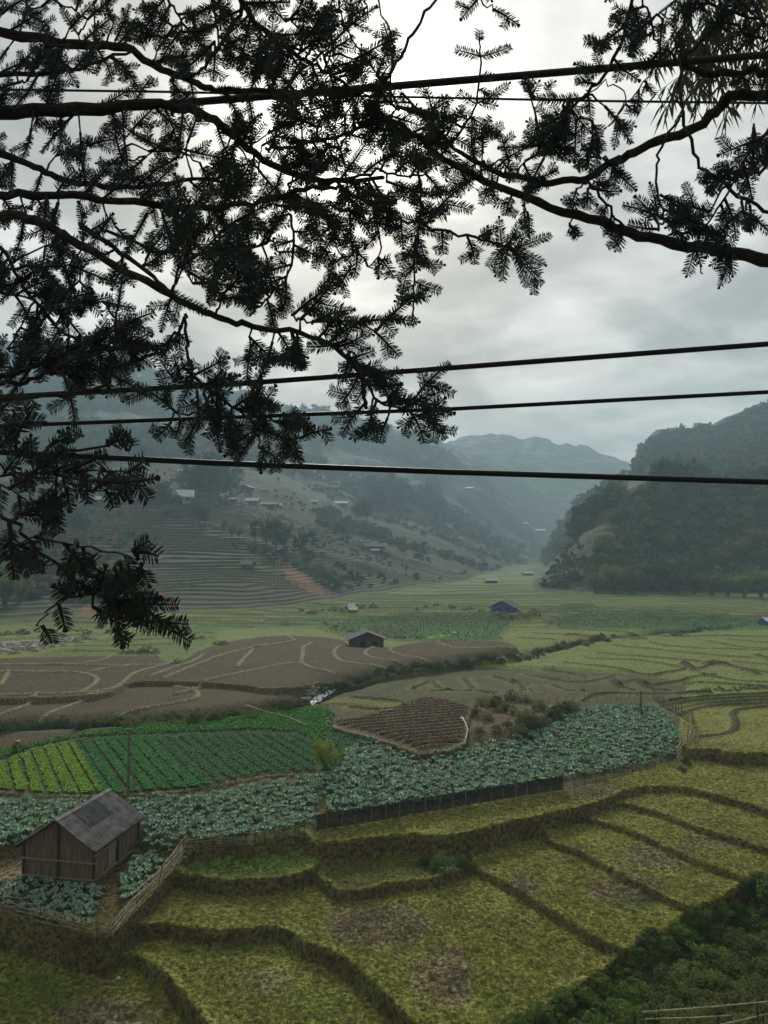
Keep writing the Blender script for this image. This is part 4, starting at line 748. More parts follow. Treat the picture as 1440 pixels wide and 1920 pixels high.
def planks(name, P0, P1, hfun, m_, parent, inset=0.0, zlo=0.0):      # vertical boards between two ground points, each its own width and lean
    P0, P1 = Vector(P0), Vector(P1); L = (P1-P0).length; d = (P1-P0)/L; nrm = Vector((d.y, -d.x, 0)); b = MB(); x = 0
    while x < L-.02:
        w = min(rng.uniform(.11, .19), L-x); o = nrm*rng.uniform(-.008, .012); e = rng.uniform(-.015, .01); a0, a1 = x+.004, x+w-.006
        q = [P0+d*a0+o, P0+d*a1+o]; h0, h1 = hfun(a0/L)+e, hfun(a1/L)+e; t = nrm*.022; V = []
        for s in (0, 1):
            for p_, h in ((q[0], h0), (q[1], h1)): V += [p_-t*s+Vector((0, 0, zlo+rng.uniform(-.01, .02))), p_-t*s+Vector((0, 0, h))]
        b.add(V, [(0, 2, 3, 1), (4, 5, 7, 6), (0, 1, 5, 4), (2, 6, 7, 3), (1, 3, 7, 5), (0, 4, 6, 2)]); x += w
    return b.build(name, m_, parent)
gab = lambda t: WH+(RH-WH)*(1-abs(2*t-1))-.06
front = planks('front_wall', (0, 0, 0), (Wd, 0, 0), gab, WOOD, hut); planks('back_wall', (Wd, BL, 0), (0, BL, 0), gab, WOOD, hut)
planks('side_wall', (Wd, 0, 0), (Wd, BL, 0), lambda t: WH-.03, WOOD, hut); planks('side_wall', (0, BL, 0), (0, 0, 0), lambda t: WH-.03, WOOD, hut)
for x, y, h in ((-.03, -.035, WH), (Wd+.035, -.035, WH-.02), (Wd*.5, -.05, RH-.14), (Wd+.035, BL+.03, WH), (-.03, BL+.03, WH), (Wd+.04, BL*.5, WH-.05)): MB().beam((x, y, -.5), (x, y, h), .10).build('post', WOODD, hut)
for a, b_ in (((-.1, -.095, .96), (Wd+.32, -.085, .93)), ((-.05, -.07, .07), (Wd+.1, -.07, .06)), ((Wd+.07, -.05, .07), (Wd+.07, BL, .07)), ((Wd+.075, -.1, 1.30), (Wd+.075, BL*.45, 1.33))): MB().beam(a, b_, .045, .085).build('rail', WOOD2, hut)
d_ = planks('door', (Wd+.03, BL*.30, 0), (Wd+.03, BL*.46, 0), lambda t: 1.45, WOOD2, hut); MB().box((Wd+.075, BL*.44, .8), (.03, .03, .14)).build('handle', WOODD, d_)
def sheet(name, side, y0, y1, t0, t1, lift, m_, parent, amp=.05, wl=.21):     # corrugated sheet: waves run along the ridge, grooves run down the slope
    ov = .34; hx = Wd/2; sx = hx+ov; zr = RH+.03; ze = WH-(RH-WH)/hx*ov+.03; ny = int((y1-y0)/wl*6); nt = 5; V = []; F_ = []
    for i in range(ny+1):
        y = y0+(y1-y0)*i/ny
        for j in range(nt):
            t = t0+(t1-t0)*j/(nt-1); V.append((hx+side*sx*t, y, zr+(ze-zr)*t+amp*math.sin(y/wl*2*math.pi)+lift-.03*math.sin(t*3.1)))
    for i in range(ny):
        for j in range(nt-1): a = i*nt+j; F_.append((a, a+1, a+nt+1, a+nt))
    n = len(V); V += [(x, y, z-.012) for x, y, z in V]; F_ += [tuple(q+n for q in f[::-1]) for f in F_]
    for i in range(ny): a = i*nt; c = a+nt-1; F_ += [(a, a+nt, a+nt+n, a+n), (c+nt, c, c+n, c+nt+n)]
    for j in range(nt-1): a = j; c = ny*nt+j; F_ += [(a+1, a, a+n, a+1+n), (c, c+1, c+1+n, c+n)]
    return new_mesh(name, V, F_, m_, parent, True)
ys = [-.42, .95, 2.1, 3.2, BL+.3]
for side in (1, -1):
    for t0, t1, dl in ((0.01, .53, .02), (.49, 1.0, .0)):
        for k in range(4):
            dark = side == 1 and t0 < .1 and k in (1, 2)
            o = sheet('roof_sheet', side, ys[k]-(.04 if k else 0), ys[k+1], t0, t1, dl+.004*k+(.02 if dark else 0), ROOFD if dark or (side == 1 and k == 3 and t0 > .1 and False) else ROOFM, hut)
            if dark: o['label'] = 'dark mossy roof sheet'
MB().add([(Wd/2-.17, -.45, RH+.0), (Wd/2, -.45, RH+.10), (Wd/2+.17, -.45, RH+.0), (Wd/2-.17, BL+.32, RH), (Wd/2, BL+.32, RH+.10), (Wd/2+.17, BL+.32, RH)], [(0, 1, 4, 3), (1, 2, 5, 4), (0, 2, 1), (3, 4, 5)]).build('ridge_cap', ROOFM, hut)
for x in (-.25, Wd/2, Wd+.25): MB().beam((x, -.4, (RH if x == Wd/2 else WH-.2)-.06), (x, BL+.25, (RH if x == Wd/2 else WH-.2)-.06), .07).build('purlin', WOODD, hut)
# ------------------------------------------------------------------ power pole by the beds
CON = mat('concrete', (.13, .125, .11), (.08, .075, .065), 4, .9, .2)
p = hit(240, 1500); top = at_depth(240, 1367, p.y); hh = top.z-p.z; pole = thing('power_pole', 'slim grey concrete power pole rising behind the plank hut', 'pole', p)
MB().tube([(0, 0, -.3), (0, 0, hh)], [.11, .075], 8).build('shaft', CON, pole); MB().beam((-.22, 0, hh-.12), (.22, 0, hh-.12), .07).build('crossarm', WOODD, pole)
for s in (-.17, .17): MB().tube([(s, 0, hh-.08), (s, 0, hh+.0), (s, 0, hh+.05)], [.03, .045, .03], 6).build('insulator', mat('porcelain', (.35, .33, .3)), pole)
def wire(name, pts, r, label, m_=None, sag=0.0, n=24, cat='cable'):
    P = []; pts = [Vector(q) for q in pts]
    for i in range(len(pts)-1):
        for k in range(n+(i == len(pts)-2)):
            t = k/n; P.append(pts[i].lerp(pts[i+1], t)-Vector((0, 0, sag*4*t*(1-t))))
    return tag(MB().tube(P, r, 6).build(name, m_ or CAB_M, None, True), label, cat)
CAB_M = mat('black_cable', (.012, .013, .014), None, 3, .6)
wt = Vector((p.x, p.y, p.z+hh)); 
wire('wire', [at_depth(-60, 1428, p.y+5), wt, at_depth(600, 1371, p.y+6), at_depth(890, 1338, p.y+24)], .011, 'thin dark wire strung low across the vegetable beds from the pole', None, .12)
HOSE = mat('pale_hose', (.45, .44, .40)); hp = hits([(462, 1329), (500, 1341), (540, 1351), (560, 1360), (577, 1367)])
tag(MB().tube([q+Vector((0, 0, .35)) for q in hp], .035, 6).build('water_pipe', HOSE, None, True), 'pale water pipe running down over the bright green crop', 'pipe')
# ------------------------------------------------------------------ fences
CANE = wood('cane', (.32, .27, .17), (.14, .115, .07), (3, 3, 3)); CANEP = wood('pale_cane', (.44, .38, .26), (.22, .185, .12), (3, 3, 3)); STK = wood('stake_wood', (.09, .07, .045), (.04, .032, .022))
def path3(px): return hits(px)
def sample(P, t):
    L = [0]
    for a, b in zip(P, P[1:]): L.append(L[-1]+(b-a).length)
    s = t*L[-1]
    for i in range(len(P)-1):
        if s <= L[i+1] or i == len(P)-2: return P[i].lerp(P[i+1], (s-L[i])/max(1e-6, L[i+1]-L[i]))
def flen(P): return sum((b-a).length for a, b in zip(P, P[1:]))
def fence(px, label, hgt, post_sp, rails=0, rr=.018, pm_=None, rm=None, net=None, name='fence', messy=.5, prad=.022, lean=.06, seg=(1.8, 3.6)):
    P = path3(px); L = flen(P); r = thing(name, label, 'fence', P[0]); rs = random.Random(int(px[0][0]*7+px[0][1])); O = P[0]; n = max(2, int(L/post_sp))
    for i in range(n+1):
        q = sample(P, i/n)-O; h = hgt*rs.uniform(.9, 1.3); MB().tube([q-Vector((0, 0, .2)), q+Vector((rs.gauss(0, lean)*h, rs.gauss(0, lean)*h, h))], [prad, prad*.8], 5).build('post', pm_ or STK, r)
    for k in range(rails):
        z = hgt*(.18+.72*k/max(1, rails-1)); t = -rs.random()*.15
        while t < 1:
            l = rs.uniform(*seg)/L; a, b = max(0, t), min(1, t+l)
            if b-a > .02:
                o = rs.uniform(-.05, .05); z0, z1 = z+rs.gauss(0, .08*messy), z+rs.gauss(0, .12*messy); pts = [sample(P, a+(b-a)*u)-O+Vector((o, o, z0+(z1-z0)*u-.03*math.sin(u*3))) for u in (0, .33, .66, 1)]
                MB().tube(pts, [rr, rr, rr*.85, rr*.7], 5).build('rail', rm or CANE, r)
            t += l*rs.uniform(.65, .95)
    if net:
        V = []; F_ = []; m_ = int(L/.12); rows_ = 7
        for i in range(m_+1):
            q = sample(P, i/m_)-O; sg = .04*abs(math.sin(i*.12/post_sp*math.pi))
            for j in range(rows_): t = j/(rows_-1); V.append((q.x+.02*math.sin(i*1.3+j)+.03, q.y+.06+.025*math.sin(i*.7+j*1.9), q.z+.02+(hgt*.96-sg*(t))*t+.012*math.sin(i*.9)))
        for i in range(m_):
            for j in range(rows_-1): a = i*rows_+j; F_.append((a, a+rows_, a+rows_+1, a+1))
        new_mesh('net', V, F_, net, r)
    return r
def netmat(name, c, alpha, wv=60):
    M = mat(name, c, None, 1.5, .8); nt = M.node_tree; N = nt.nodes; B = N['Principled BSDF']; B.inputs['Alpha'].default_value = alpha; return M
NETD = netmat('shade_net', (.022, .026, .024), .88); NETL = netmat('fine_net', (.10, .13, .10), .22)
fence([(591, 1563), (604, 1558), (640, 1551), (720, 1539), (800, 1524), (900, 1507), (1000, 1491), (1055, 1482)], 'black shade-net fence on bamboo posts along the front of the cabbage field', 1.0, .95, 0, .0, CANE, None, NETD, 'net_fence')
fence([(1056, 1482), (1120, 1470), (1200, 1447), (1240, 1434), (1268, 1425)], 'thin see-through net fence on dark stakes continuing right of the black net', .85, 1.0, 2, .008, STK, STK, NETL, 'net_fence')
fence([(340, 1602), (400, 1596), (470, 1589), (530, 1580), (590, 1564)], 'cane rail fence with upright sticks above the small grass ledge', .85, .55, 6, .016, STK, CANE, None, 'cane_fence', 1.0)
fence([(345, 1602), (320, 1636), (280, 1682), (245, 1722), (210, 1768)], 'fence of long pale leaning canes running down beside the hut cabbages', .85, .75, 10, .028, STK, CANEP, None, 'cane_fence', 1.8, .025, .12, (2.5, 4.5))
fence([(214, 1768), (170, 1757), (100, 1741), (40, 1722), (0, 1713), (-60, 1711), (-130, 1712)], 'cane fence in front of the cabbages at the lower left edge', .75, .8, 9, .026, STK, CANE, None, 'cane_fence', 1.5, .025, .12, (2.2, 4.2))
fence([(1268, 1426), (1280, 1408), (1292, 1392), (1304, 1378)], 'short curved rail fence of pale bamboo at the right tip of the cabbage field', .95, .5, 5, .04, STK, CANEP, None, 'bamboo_fence', .4)
fence([(1304, 1376), (1296, 1356), (1276, 1344), (1258, 1334), (1240, 1322), (1226, 1314)], 'stake and rail fence curving along the far right side of the cabbage field', 1.0, .5, 4, .02, STK, CANE, NETL, 'stake_fence', .8)
fence([(1224, 1314), (1200, 1312), (1160, 1313), (1110, 1316), (1078, 1322), (1040, 1330), (985, 1338)], 'thin stake fence along the back of the cabbage field', 1.1, 1.3, 1, .01, STK, STK, None, 'stake_fence', .5)
fence([(380, 1354), (430, 1350), (480, 1343), (520, 1336), (560, 1330)], 'row of bare stakes in front of the hedge behind the green beds', .8, 2.0, 1, .008, STK, STK, None, 'stake_fence', .5)
p1 = hit(1202, 1330); tag(MB().tube([p1, p1+Vector((.05, 0, 1.9))], [.06, .05], 6).build('stake', STK), 'tall thick stake standing among the cabbages by the back fence', 'stake')
# bamboo rails in the lower right
for k, (a, b, l) in enumerate((((1205, 1898), (1460, 1876), 'upper pale bamboo rail across the lower right shrubs'), ((1210, 1911), (1372, 1904), 'short lower bamboo rail below the longer pale one'), ((1335, 1925), (1450, 1898), 'slanting bamboo rail in the bottom right corner'))):
    A = at_depth(a[0], a[1], 23.5); B = at_depth(b[0], b[1], 23.0); r = thing('bamboo_rail', l, 'rail', A); MB().tube([(0, 0, 0), (B-A)*.5+Vector((0, 0, -.02)), B-A], [.026, .023, .018], 6).build('cane', CANEP, r)
    for t in (.12, .85): q = (B-A)*t; MB().tube([q+Vector((0, .04, .12)), q+Vector((.03, .04, -2.2))], .022, 5).build('post', STK, r)
# ------------------------------------------------------------------ field huts and farmhouses
WHR = mat('tin_white', (.50, .53, .55), (.38, .40, .41), 1, .5); GRR = mat('cement_roof', (.17, .165, .155), (.10, .098, .09), .8, .9); DKR = mat('dark_roof', (.055, .055, .055), (.03, .03, .03), .8, .9)
BLW = mat('blue_tarp', (.05, .13, .30), (.03, .09, .22), .8, .6); MUDW = mat('plank_wall', (.085, .075, .06), (.045, .04, .032), 1.5, .9); BLUW = mat('pale_blue_wall', (.20, .26, .30)); GLS = mat('dark_opening', (.012, .012, .014)); TAR = mat('pale_sheet', (.42, .42, .38), (.3, .3, .27), 1.0)
def house(px, py, wpx, hpx, yaw, label, rm, wm, gable_m=None, depth=.7, name='farmhouse', rf=.5, group=None, openf=False, cat='house', gf=False):
    p = hit(px, py)
    if p is None: print('no hit', px, py); return
    w = wpx*p.y/FPX; H = hpx*p.y/FPX; d = w*depth; wh = H*(1-rf); r = thing(name, label, cat, p-Vector((0, 0, .1)), yaw, group); hw, hd = w/2*.9, d/2*.9
    t = .15
    b = MB()
    for c, s in (((0, -hd, wh/2), (2*hw, t, wh)), ((0, hd, wh/2), (2*hw, t, wh)), ((-hw, 0, wh/2), (t, 2*hd-t-.01, wh)), ((hw, 0, wh/2), (t, 2*hd-t-.01, wh))): b.box(c, s)
    b.build('wall', wm, r)
    e = .12*w
    if gf:  # ridge runs front-to-back: gable faces the viewer
        V = [(-hw-e, -hd-e, wh-.1), (0, -hd-e, H), (hw+e, -hd-e, wh-.1), (-hw-e, hd+e, wh-.1), (0, hd+e, H), (hw+e, hd+e, wh-.1)]
        G = [[(-hw, s*hd, wh), (hw, s*hd, wh), (0, s*hd, H-.15)] for s in (-1.01, 1.01)]
    else:
        V = [(-hw-e, -hd-e, wh-.1), (-hw-e, 0, H), (-hw-e, hd+e, wh-.1), (hw+e, -hd-e, wh-.1), (hw+e, 0, H), (hw+e, hd+e, wh-.1)]
        G = [[(s*hw, -hd, wh), (s*hw, hd, wh), (s*hw, 0, H-.15)] for s in (-1.01, 1.01)]
    n = 6; V2 = V+[(a, b_, c-.09) for a, b_, c in V]; MB().add(V2, [(0, 1, 4, 3), (1, 2, 5, 4), (6, 9, 10, 7), (7, 10, 11, 8), (0, 3, 9, 6), (2, 8, 11, 5), (0, 6, 7, 1), (1, 7, 8, 2), (3, 4, 10, 9), (4, 5, 11, 10)]).build('roof', rm, r)
    for g_ in G: MB().add(g_, [(0, 1, 2)]).build('gable', gable_m or wm, r)
    MB().box((-.12*w, -hd-.09, wh*.40), (w*.14, .06, wh*.78)).build('door', GLS, r)
    MB().box((.22*w, -hd-.09, wh*.6), (w*.14, .06, wh*.32)).build('window', GLS, r)
    return r
house(686, 1214, 66, 33, .12, 'grey plank field hut with a sagging dark roof at the edge of the brown fields', DKR, mat('grey_planks', (.085, .085, .08), (.05, .05, .046), 2, .9), None, .8, 'field_hut', .42, cat='hut', gf=True)
house(946, 1144, 44, 20, -.35, 'field hut with a blue gable and dark roof in the far green plots', DKR, BLW, BLW, 1.2, 'field_hut', .6, cat='hut', gf=True)
house(1437, 1172, 18, 15, .3, 'bright blue cabin with a white roof at the right edge', WHR, BLW, BLW, 1.3, 'field_cabin', .35, cat='hut')
house(921, 1093, 22, 9, .05, 'long white-roofed shed at the head of the valley floor', WHR, MUDW, None, .5, 'shed', .5, cat='shed')
house(343, 946, 36, 27, .25, 'farmhouse with a large white tin roof beside the big dark grove', WHR, BLUW, None, .7, rf=.5)
house(344, 888, 15, 8, .1, 'small white-roofed house high above the big farmhouse', WHR, MUDW)
house(346, 873, 14, 6, -.1, 'topmost tiny pale-roofed house above the big grove', WHR, MUDW)
house(328, 902, 18, 9, .1, 'dull tin-roofed house left of and below the two small white ones', GRR, MUDW)
house(355, 906, 12, 6, .1, 'tiny low house touching the left side of the big grove', GRR, MUDW)
house(178, 946, 30, 15, -.5, 'grey gabled house hidden among trees on the far left slope', GRR, MUDW, None, .8, gf=True)
house(204, 845, 18, 7, 0, 'faint pale roof high on the left mountain', TAR, MUDW)
house(316, 966, 26, 12, .5, 'dark-roofed farmhouse with a lean-to below the big white roof', DKR, MUDW, None, .7, gf=True)
house(332, 970, 16, 8, .2, 'small dark shed attached on the right of the dark-roofed farmhouse', DKR, MUDW, name='shed', cat='shed')
house(474, 946, 24, 12, -.1, 'white-roofed house at the left end of the hillside hamlet', WHR, BLUW)
house(503, 952, 32, 9, 0, 'long grey-roofed house next to the white-roofed one in the hamlet', GRR, MUDW)
house(436, 940, 14, 7, 0, 'little pale house just right of the big grove', WHR, MUDW)
house(463, 921, 24, 12, -.4, 'grey gabled house above the hamlet', GRR, MUDW, gf=True)
house(522, 950, 12, 6, .2, 'tiny white shed right of the long grey roof', WHR, BLUW, name='shed', cat='shed')
house(590, 944, 12, 7, .1, 'small isolated white roof in the middle of the hillside', WHR, MUDW)
house(637, 948, 28, 8, 0, 'long low pale-roofed building right of the isolated white roof', TAR, MUDW)
house(672, 899, 13, 6, 0, 'faint pale roof on the slope above the long low building', TAR, MUDW)
house(625, 918, 18, 7, .3, 'faint tin roof halfway up the slope above the hamlet road', GRR, MUDW)
house(685, 958, 12, 7, .1, 'little pale-blue house at the edge of the hillside wood', WHR, BLUW)
house(704, 1030, 38, 12, .1, 'wide pale-roofed farmhouse on its own above the far brown terraces', GRR, MUDW, None, .5)
house(703, 1034, 14, 5, .1, 'white porch roof in front of the wide pale-roofed farmhouse', WHR, MUDW, name='porch_shed', cat='shed')
house(464, 1064, 24, 12, -.3, 'blue-walled hut with a pale roof on the terraced slope', GRR, mat('blue_grey_wall', (.11, .18, .22)), None, .7, 'field_hut', cat='hut')
house(529, 1038, 18, 11, .4, 'dark-roofed hut under the copse above the red scar', DKR, MUDW, BLUW, .8, 'field_hut', cat='hut', gf=True)
house(636, 1022, 14, 7, .5, 'small pale roof half hidden left of the wide farmhouse', GRR, MUDW)
house(878, 918, 16, 5, 0, 'faint long white roof far up the hazy valley side', WHR, MUDW)
house(985, 985, 12, 5, 0, 'tiny white roof high on the hazy valley side', WHR, MUDW)
house(1010, 998, 22, 6, 0, 'distant long roof at the hazy end of the valley', WHR, MUDW)
house(990, 1079, 20, 7, .1, 'pale flat-roofed building where the valley narrows', TAR, BLUW)
def slab(px, py, w, h, label, name='plastic_sheet', m_=None):
    p = hit(px, py)
    if p is None: return
    W_ = w*p.y/FPX; tag(MB().box((0, 0, .35), (W_, W_*.25, .1)).box((-W_*.4, 0, .1), (.1, .1, .5)).box((W_*.4, 0, .1), (.1, .1, .5)).build(name, m_ or TAR), label, 'sheet').location = p
slab(455, 1021, 42, 4, 'long pale plastic sheet on the terraces above the blue-walled hut'); slab(289, 989, 20, 4, 'pale plastic sheet left of the tree-side farmhouse'); slab(489, 970, 8, 3, 'small white sheet in the field under the hamlet')
slab(1030, 1251, 18, 3, 'pale rectangular sheet lying on the middle stubble plot'); slab(1020, 1145, 12, 3, 'light sheet beyond the bush at the blue-gabled hut')
# far power poles
PALEC = mat('pale_pole', (.36, .34, .30))
def fpole(px, yb, yt, label, r=.16, arm=True):
    p = hit(px, yb); t = at_depth(px, yt, p.y); h = t.z-p.z; o = thing('utility_pole', label, 'pole', p); MB().tube([(0, 0, -.5), (0, 0, h)], [r*1.2, r*.8], 6).build('shaft', PALEC, o)
    if arm: MB().beam((-.8, 0, h-.4), (.8, 0, h-.4), .14).build('crossarm', PALEC, o)
fpole(518, 1098, 1050, 'left pole of the pale pair beside the red earth scar'); fpole(524, 1100, 1050, 'right pole of the pale pair beside the red earth scar'); fpole(665, 1090, 1048, 'single pale pole on the brown terraces below the wide farmhouse'); fpole(758, 1070, 1034, 'thin pale pole right of the wide farmhouse', .14); fpole(901, 1068, 1045, 'farthest thin pole where the valley narrows', .14)
fpole(620, 945, 928, 'faint pole in the hillside hamlet', .14); fpole(585, 925, 915, 'faintest pole above the hamlet', .14)
# ------------------------------------------------------------------ water, stones, small things
wm = bpy.data.materials.new('water'); wm.use_nodes = True; n_ = wm.node_tree; B = n_.nodes['Principled BSDF']; B.inputs['Roughness'].default_value = .12
nz_ = n_.nodes.new('ShaderNodeTexNoise'); nz_.inputs['Scale'].default_value = 2.2; nz_.inputs['Detail'].default_value = 5; tc_ = n_.nodes.new('ShaderNodeTexCoord'); n_.links.new(tc_.outputs['Object'], nz_.inputs['Vector'])
cr_ = n_.nodes.new('ShaderNodeValToRGB'); cr_.color_ramp.elements[0].position = .42; cr_.color_ramp.elements[0].color = (.03, .035, .035, 1); cr_.color_ramp.elements[1].position = .56; cr_.color_ramp.elements[1].color = (.62, .64, .66, 1); n_.links.new(nz_.outputs[0], cr_.inputs[0]); n_.links.new(cr_.outputs[0], B.inputs['Base Color'])
bp_ = n_.nodes.new('ShaderNodeBump'); bp_.inputs['Strength'].default_value = .6; n_.links.new(nz_.outputs[0], bp_.inputs['Height']); n_.links.new(bp_.outputs[0], B.inputs['Normal'])
def stream(pl, lift, name):
    V = []; F_ = []
    for i, (L_, R_) in enumerate(pl):
        a, b = hit(*L_), hit(*R_)
        for k in range(7): t = k/6; q = a.lerp(b, t); q.z = max(float(ground_z(q.x, q.y)), min(a.z, b.z))+lift; V.append(q)
    for i in range(len(pl)-1):
        for k in range(6): j = i*7+k; F_.append((j, j+1, j+8, j+7))
    tag(new_mesh(name, V, F_, wm, None, True), kind='structure')
stream([((580, 1321), (600, 1321)), ((584, 1316), (604, 1315)), ((590, 1310), (612, 1309)), ((600, 1304), (623, 1303)), ((618, 1299), (630, 1298))], .22, 'stream')
stream([((655, 1148), (670, 1148)), ((652, 1143), (672, 1143)), ((650, 1138), (666, 1138)), ((656, 1132), (668, 1132))], .4, 'far_stream')
# stones: riverbed gravel, stream bank
def rocks(n, s, seed):
    rs = np.random.RandomState(seed); out = []
    for i in range(n):
        V = np.array([(-1, -1, -1), (1, -1, -1), (1, 1, -1), (-1, 1, -1), (-1, -1, 1), (1, -1, 1), (1, 1, 1), (-1, 1, 1)], float)*[.5, .4, .3]+rs.uniform(-.14, .14, (8, 3)); out.append((V*s, np.array([(0, 3, 2, 1), (4, 5, 6, 7), (0, 1, 5, 4), (1, 2, 6, 5), (2, 3, 7, 6), (3, 0, 4, 7)])))
    return out
RK = rocks(5, 1, 3); STM = mat('stone', (.26, .24, .20), (.15, .135, .11), 2, .9, attr='Col')
q, _, _, _ = grid_pts([(-60, 1214), (60, 1202), (170, 1192), (176, 1196), (90, 1212), (0, 1227), (-60, 1236)], (1.1, 1.4), .3, .5, 8, 3.2); tag(merge(RK, q, RS.uniform(.25, .8, len(q)), 'riverbed_stones', STM, .25), kind='stuff')
q, _, _, _ = grid_pts([(566, 1318), (572, 1296), (600, 1285), (622, 1288), (612, 1300), (592, 1310)], (.5, .5), .3, .2, 9, 3.4); tag(merge(RK, q+[0, 0, .1], RS.uniform(.3, .7, len(q)), 'bank_stones', STM, .25), kind='stuff')
for k, (px, py, s, l) in enumerate(((717, 1334, .9, 'grey boulder at the left corner of the ridged brown field'), (730, 1332, .6, 'smaller grey stone beside the boulder'), (346, 1611, .35, 'rounded pale stone under the corner of the cane fence'), (615, 1357, .9, 'dark slab at the left tip of the ridged brown field'))):
    V, F_ = RK[k]; o = new_mesh('stone', V*s, F_, STM, None, False); tag(o, l, 'stone'); o.location = hit(px, py); wc_ = o.data.color_attributes.new('Col', 'FLOAT_COLOR', 'POINT'); wc_.data.foreach_set('color', np.ones(32, np.float32)); md = o.modifiers.new('s', 'SUBSURF'); md.levels = md.render_levels = 2
WHT = mat('white_scrap', (.65, .65, .62)); 
for px, py, s, l in ((306, 1351, .35, 'white plastic scrap caught in the hedge'), (236, 1354, .22, 'smaller white scrap left of the one in the hedge'), (222, 1836, .14, 'pale scrap lying on the lowest grass plot'), (866, 1350, .35, 'white bag at the corner of the ridged brown field'), (1034, 1327, .35, 'white bag hanging in the gully bushes'), (852, 1189, .7, 'white heap at the end of the far yellow-green strip'), (491, 1166, .6, 'white speck in the bright far strip'), (932, 1153, 1.0, 'pale cloth heap beside the blue-gabled hut'), (545, 1693, .07, 'tiny white scrap on the middle stubble plot'), (612, 1666, .09, 'tiny white scrap under the rough ledge')):
    p = hit(px, py); b = MB(); rs = random.Random(int(px)); 
    V = []
    for i in range(5):
        for j in range(5): V.append(((i-2)*s*.28+rs.gauss(0, s*.05), (j-2)*s*.22+rs.gauss(0, s*.05), s*.22*math.exp(-((i-2)**2+(j-2)**2)/4)*3+rs.uniform(0, s*.25)))
    b.add(V, [(i*5+j, i*5+j+1, i*5+j+6, i*5+j+5) for i in range(4) for j in range(4)]); tag(b.build('plastic_scrap', WHT), l, 'scrap').location = p
# white piping along the ridged field's right side
hp = hits([(866, 1348), (872, 1358), (877, 1370), (874, 1385), (871, 1398)]); tag(MB().tube([q+Vector((0, 0, .12)) for q in hp], .07, 6).build('water_pipe', HOSE, None, True), 'white hose lying down the right side of the ridged brown field', 'pipe')
# crouching farmer in red at the left edge of the greens
def person():
    p = hit(27, 1412); r = thing('person', 'person in a red jacket bending over the vegetables at the left edge', 'person', p, -.6); k = 1.0
    def skin(name, V, E, R_, m_):
        me = bpy.data.meshes.new(name); me.from_pydata(V, E, []); me.materials.append(m_); o = obj(name, me, r); s = o.modifiers.new('s', 'SKIN'); u = o.modifiers.new('u', 'SUBSURF'); u.levels = u.render_levels = 1
        for i, v in enumerate(me.skin_vertices[0].data): v.radius = (R_[i], R_[i]); v.use_root = i == 0
        return o
    V = [(0, 0, .55), (.1, 0, .75), (.3, 0, .88), (.38, 0, .95), (.46, 0, 1.0), (-.03, .1, .5), (.18, .13, .42), (.05, .13, .06), (.16, .14, .03), (-.03, -.1, .5), (.18, -.13, .42), (.05, -.13, .06), (.16, -.14, .03), (.3, .18, .85), (.4, .2, .6), (.5, .16, .38), (.56, .14, .32), (.3, -.18, .85), (.42, -.2, .6), (.52, -.16, .38), (.58, -.14, .32)]
    E_ = [(0, 1), (1, 2), (2, 3), (3, 4), (0, 5), (5, 6), (6, 7), (7, 8), (0, 9), (9, 10), (10, 11), (11, 12), (2, 13), (13, 14), (14, 15), (15, 16), (2, 17), (17, 18), (18, 19), (19, 20)]
    R_ = [.13, .13, .13, .06, .1, .09, .07, .045, .04, .09, .07, .045, .04, .06, .045, .035, .03, .06, .045, .035, .03]
    skin('body', V, E_, R_, mat('dark_clothes', (.05, .045, .05))); skin('jacket', [(-.02, 0, .57), (.1, 0, .76), (.3, 0, .88), (.31, .2, .83), (.41, .2, .6), (.31, -.2, .83), (.43, -.2, .6)], [(0, 1), (1, 2), (2, 3), (3, 4), (2, 5), (5, 6)], [.155, .155, .15, .075, .06, .075, .06], mat('red_cloth', (.50, .10, .07)))
    b = MB(); b.tube([(.5, 0, 1.02), (.51, 0, 1.08), (.52, 0, 1.13), (.52, 0, 1.15)], [.2, .13, .05, .01], 10); b.build('hat', mat('straw', (.45, .38, .24)), r)
person()
